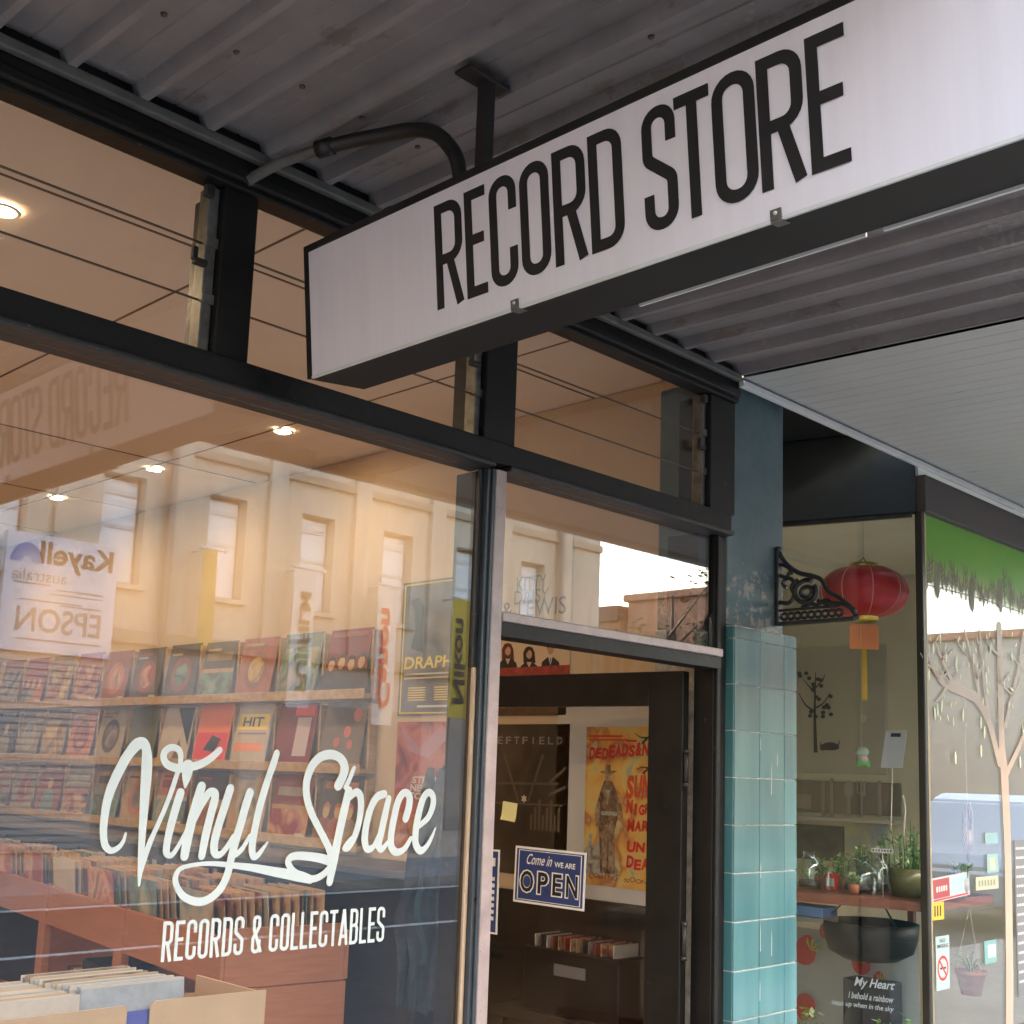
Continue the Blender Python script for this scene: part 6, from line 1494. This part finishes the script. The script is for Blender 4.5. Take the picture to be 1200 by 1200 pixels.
banner(358, 668, 830, .46, mat('white_banner', (.78, .72, .66), .7), 'white banner with dark letters between two yellow ones', 'SHUTTLEM' if False else 'FUJIFILM', mat('brown_banner_ink', (.25, .16, .09), .6))
banner(455, 688, 850, .46, mat('white_banner', (.78, .72, .66), .7), 'white banner with red letters', 'Canon', RED)
banner(541, 703, 842, .46, mat('yellow_banner_bright', (.55, .40, .05), .7), 'yellow banner with dark letters reading Nikon', 'Nikon', INK)
# low buildings at the end of the street, side street gap
lb = thing('low_brick_building', 'low pinkish brick building beyond the side street', 'building', (36, -20, 0))
q = MB(); q.box((29.8, -21.7, 0), (35.4, OY, 7.2), BRICKP); q.build('wall', parent=lb)
q = MB(); q.box((29.65, -21.8, 7.201), (35.55, OY + .15, 7.42), BRICKP, .02); q.build('parapet', parent=lb)
q = MB()
for k in range(2): q.box((30.6 + 2.4 * k, OY + .0005, 1.0), (32.2 + 2.4 * k, OY + .02, 2.8), mat('shop_window_dark', (.04, .045, .05), .1))
for k in range(4): q.box((29.78, -20.6 + 1.5 * k, 4.6), (29.7995, -19.8 + 1.5 * k, 6.2), mat('shop_window_dark', (.04, .045, .05), .1))
q.build('windows', parent=lb)
lb = thing('far_shop_building', 'taller cream shop building behind the low brick one', 'building', (60, -20, 0))
q = MB(); q.box((52.5, -30, 0), (84, OY - .5, 8.3), mat('grey_cream_render', (.44, .42, .38), .75, var=.12)); q.build('wall', parent=lb)
q = MB(); q.box((52.3, -30, 8.301), (84.2, OY - .3, 8.62), BRICKP); q.build('parapet', parent=lb)
lb = thing('side_street_house', 'lower brick house behind the corner brick building on the side street', 'building', (36, -28, 0))
q = MB(); q.box((29.7, -34, 0), (44, -21.95, 6.6), BRICKP); q.build('wall', parent=lb)
q = MB(); q.box((29.5, -34.2, 6.601), (44.2, -21.9, 7.08), mat('roof_tiles_dark', (.12, .07, .055), .7)); q.build('roof', parent=lb)
lb = thing('street_end_building', 'pale building closing the far end of the street', 'building', (140, -5, 0))
q = MB(); q.box((130, -40, 0), (142, 30, 7.0), CREAMD); q.build('wall', parent=lb)
q = MB(); q.box((129.8, -40.2, 7.001), (142.2, 30.2, 7.4), BRICKP); q.build('parapet', parent=lb)
# same-side buildings beyond the neighbour
lb = thing('next_door_building', 'rendered building beyond the neighbouring shop on the same side', 'building', (20, 4, 0))
q = MB(); q.box((7.62, .02, 0), (60, 8, 6.2), CLAD); q.build('wall', parent=lb)
lb = thing('corner_building', 'rendered building left of the record shop on the same side', 'building', (-12, 4, 0))
q = MB(); q.box((-30, .02, 0), (-2.75, 8, 6.4), CLAD); q.build('wall', parent=lb)
# street tree
def tree(x, y, h, label):
    t = thing('street_tree', label, 'tree', (x, y, 0)); random.seed(int(x * 10))
    q = MB(); q.tube([(x, y, -.1), (x + .1, y, h * .3), (x, y + .1, h * .6), (x + .1, y, h * .9)], [.18, .14, .09, .03], mat('bark', (.09, .07, .05), .9, var=.3), 8)
    tips = []
    for k in range(12):
        a = random.uniform(0, 6.28); z0 = h * random.uniform(.35, .75); l_ = h * random.uniform(.16, .28); e = Vector((x + l_ * math.cos(a), y + l_ * math.sin(a), z0 + l_ * .8)); q.tube([(x, y, z0), e], [.05, .012], MATS['bark'], 5); tips.append(e)
    q.build('trunk', parent=t)
    q = MB()
    for k in range(1500):
        e = random.choice(tips); c = e + Vector((random.gauss(0, .45), random.gauss(0, .45), random.gauss(0, .4))); a = random.uniform(0, 6.28); s = random.uniform(.06, .13)
        v = Vector((math.cos(a), math.sin(a), random.uniform(-.6, .6))) * s; u_ = Vector((-math.sin(a), math.cos(a), random.uniform(-.6, .6))) * s * .5
        q.poly([c - v, c + u_, c + v, c - u_], MATS['leaf_green'] if k % 3 == 0 else mat('dry_leaf', (.26, .13, .06), .6))
    q.build('crown', parent=t)
tree(28.7, -19.2, 7.9, 'russet street tree in front of the brick building on the side street')
# parked vehicle reflected in the neighbour glass
def vehicle(x, y, label, body_m, L_=4.6, H_=1.72, W_=1.85):
    t = thing('parked_car', label, 'car', (x, y, -.15)); g = -.15
    prof = [(0, .35), (0, .78), (.12, .95), (.95, 1.06), (1.55, 1.62), (1.9, H_), (L_ - .55, H_), (L_ - .12, 1.10), (L_, .95), (L_, .35)]
    q = MB(); q.poly([(x - L_ / 2 + px, y - W_ / 2, g + pz) for px, pz in prof], body_m, ext=(0, W_, 0)); bmesh.ops.bevel(q.bm, geom=q.bm.edges[:], offset=.05, segments=2, affect='EDGES'); q.build('body', parent=t)
    q = MB()
    for s in (-1, 1):
        yy = y + s * (W_ / 2 + .0012); q.poly([(x - L_ / 2 + px, yy, g + pz) for px, pz in ((1.14, 1.07), (1.66, 1.62), (1.98, H_ - .08), (L_ - .70, H_ - .08), (L_ - .30, 1.09))], INK)
        yy = y + s * (W_ / 2 + .0016); q.poly([(x - L_ / 2 + px, yy, g + pz) for px, pz in ((.3, .70), (L_ - .2, .70), (L_ - .2, .76), (.3, .76))], INK)
        for px in (1.12, 2.60, 3.55): q.poly([(x - L_ / 2 + px + a, yy, g + pz) for a, pz in ((0, .45), (.014, .45), (.014, 1.07), (0, 1.07))], INK)
    q.build('trim', parent=t)
    q = MB(); WG = mat('car_glass', (.03, .035, .04), .06)
    for s in (-1, 1):
        yy = y + s * (W_ / 2 + .003)
        q.poly([(x - L_ / 2 + px, yy, g + pz) for px, pz in ((1.25, 1.12), (1.72, 1.58), (2.0, H_ - .13), (2.55, H_ - .12), (2.55, 1.12))], WG); q.poly([(x - L_ / 2 + px, yy, g + pz) for px, pz in ((2.65, 1.12), (2.65, H_ - .12), (L_ - .75, H_ - .13), (L_ - .40, 1.14))], WG)
    q.build('window', parent=t)
    for px in (.85, L_ - .85):
        for s in (-1, 1):
            q = MB(); Mw = Matrix.Translation((x - L_ / 2 + px, y + s * (W_ / 2 - .08), g + .33)) @ Matrix.Rotation(R(90), 4, 'X'); q.lathe([(.0001, -.11), (.24, -.11), (.33, -.08), (.33, .08), (.24, .11), (.0001, .11)], mat('tyre', (.02, .02, .02), .8), 24, Mw); wh = q.build('wheel', parent=t)
            q = MB(); q.lathe([(.0001, .118), (.19, .114), (.20, -.114), (.0001, -.118)], CHAN, 20, Mw); q.build('rim', parent=wh)
    return t
vehicle(17.4, -4.6, 'silver blue parked car at the kerb outside the shops', mat('silver_blue_paint', (.42, .47, .53), .25, metal=.4, coat=.6))
vehicle(26.0, -4.7, 'white parked car further along the kerb', mat('white_car_paint', (.70, .70, .70), .3, coat=.6))
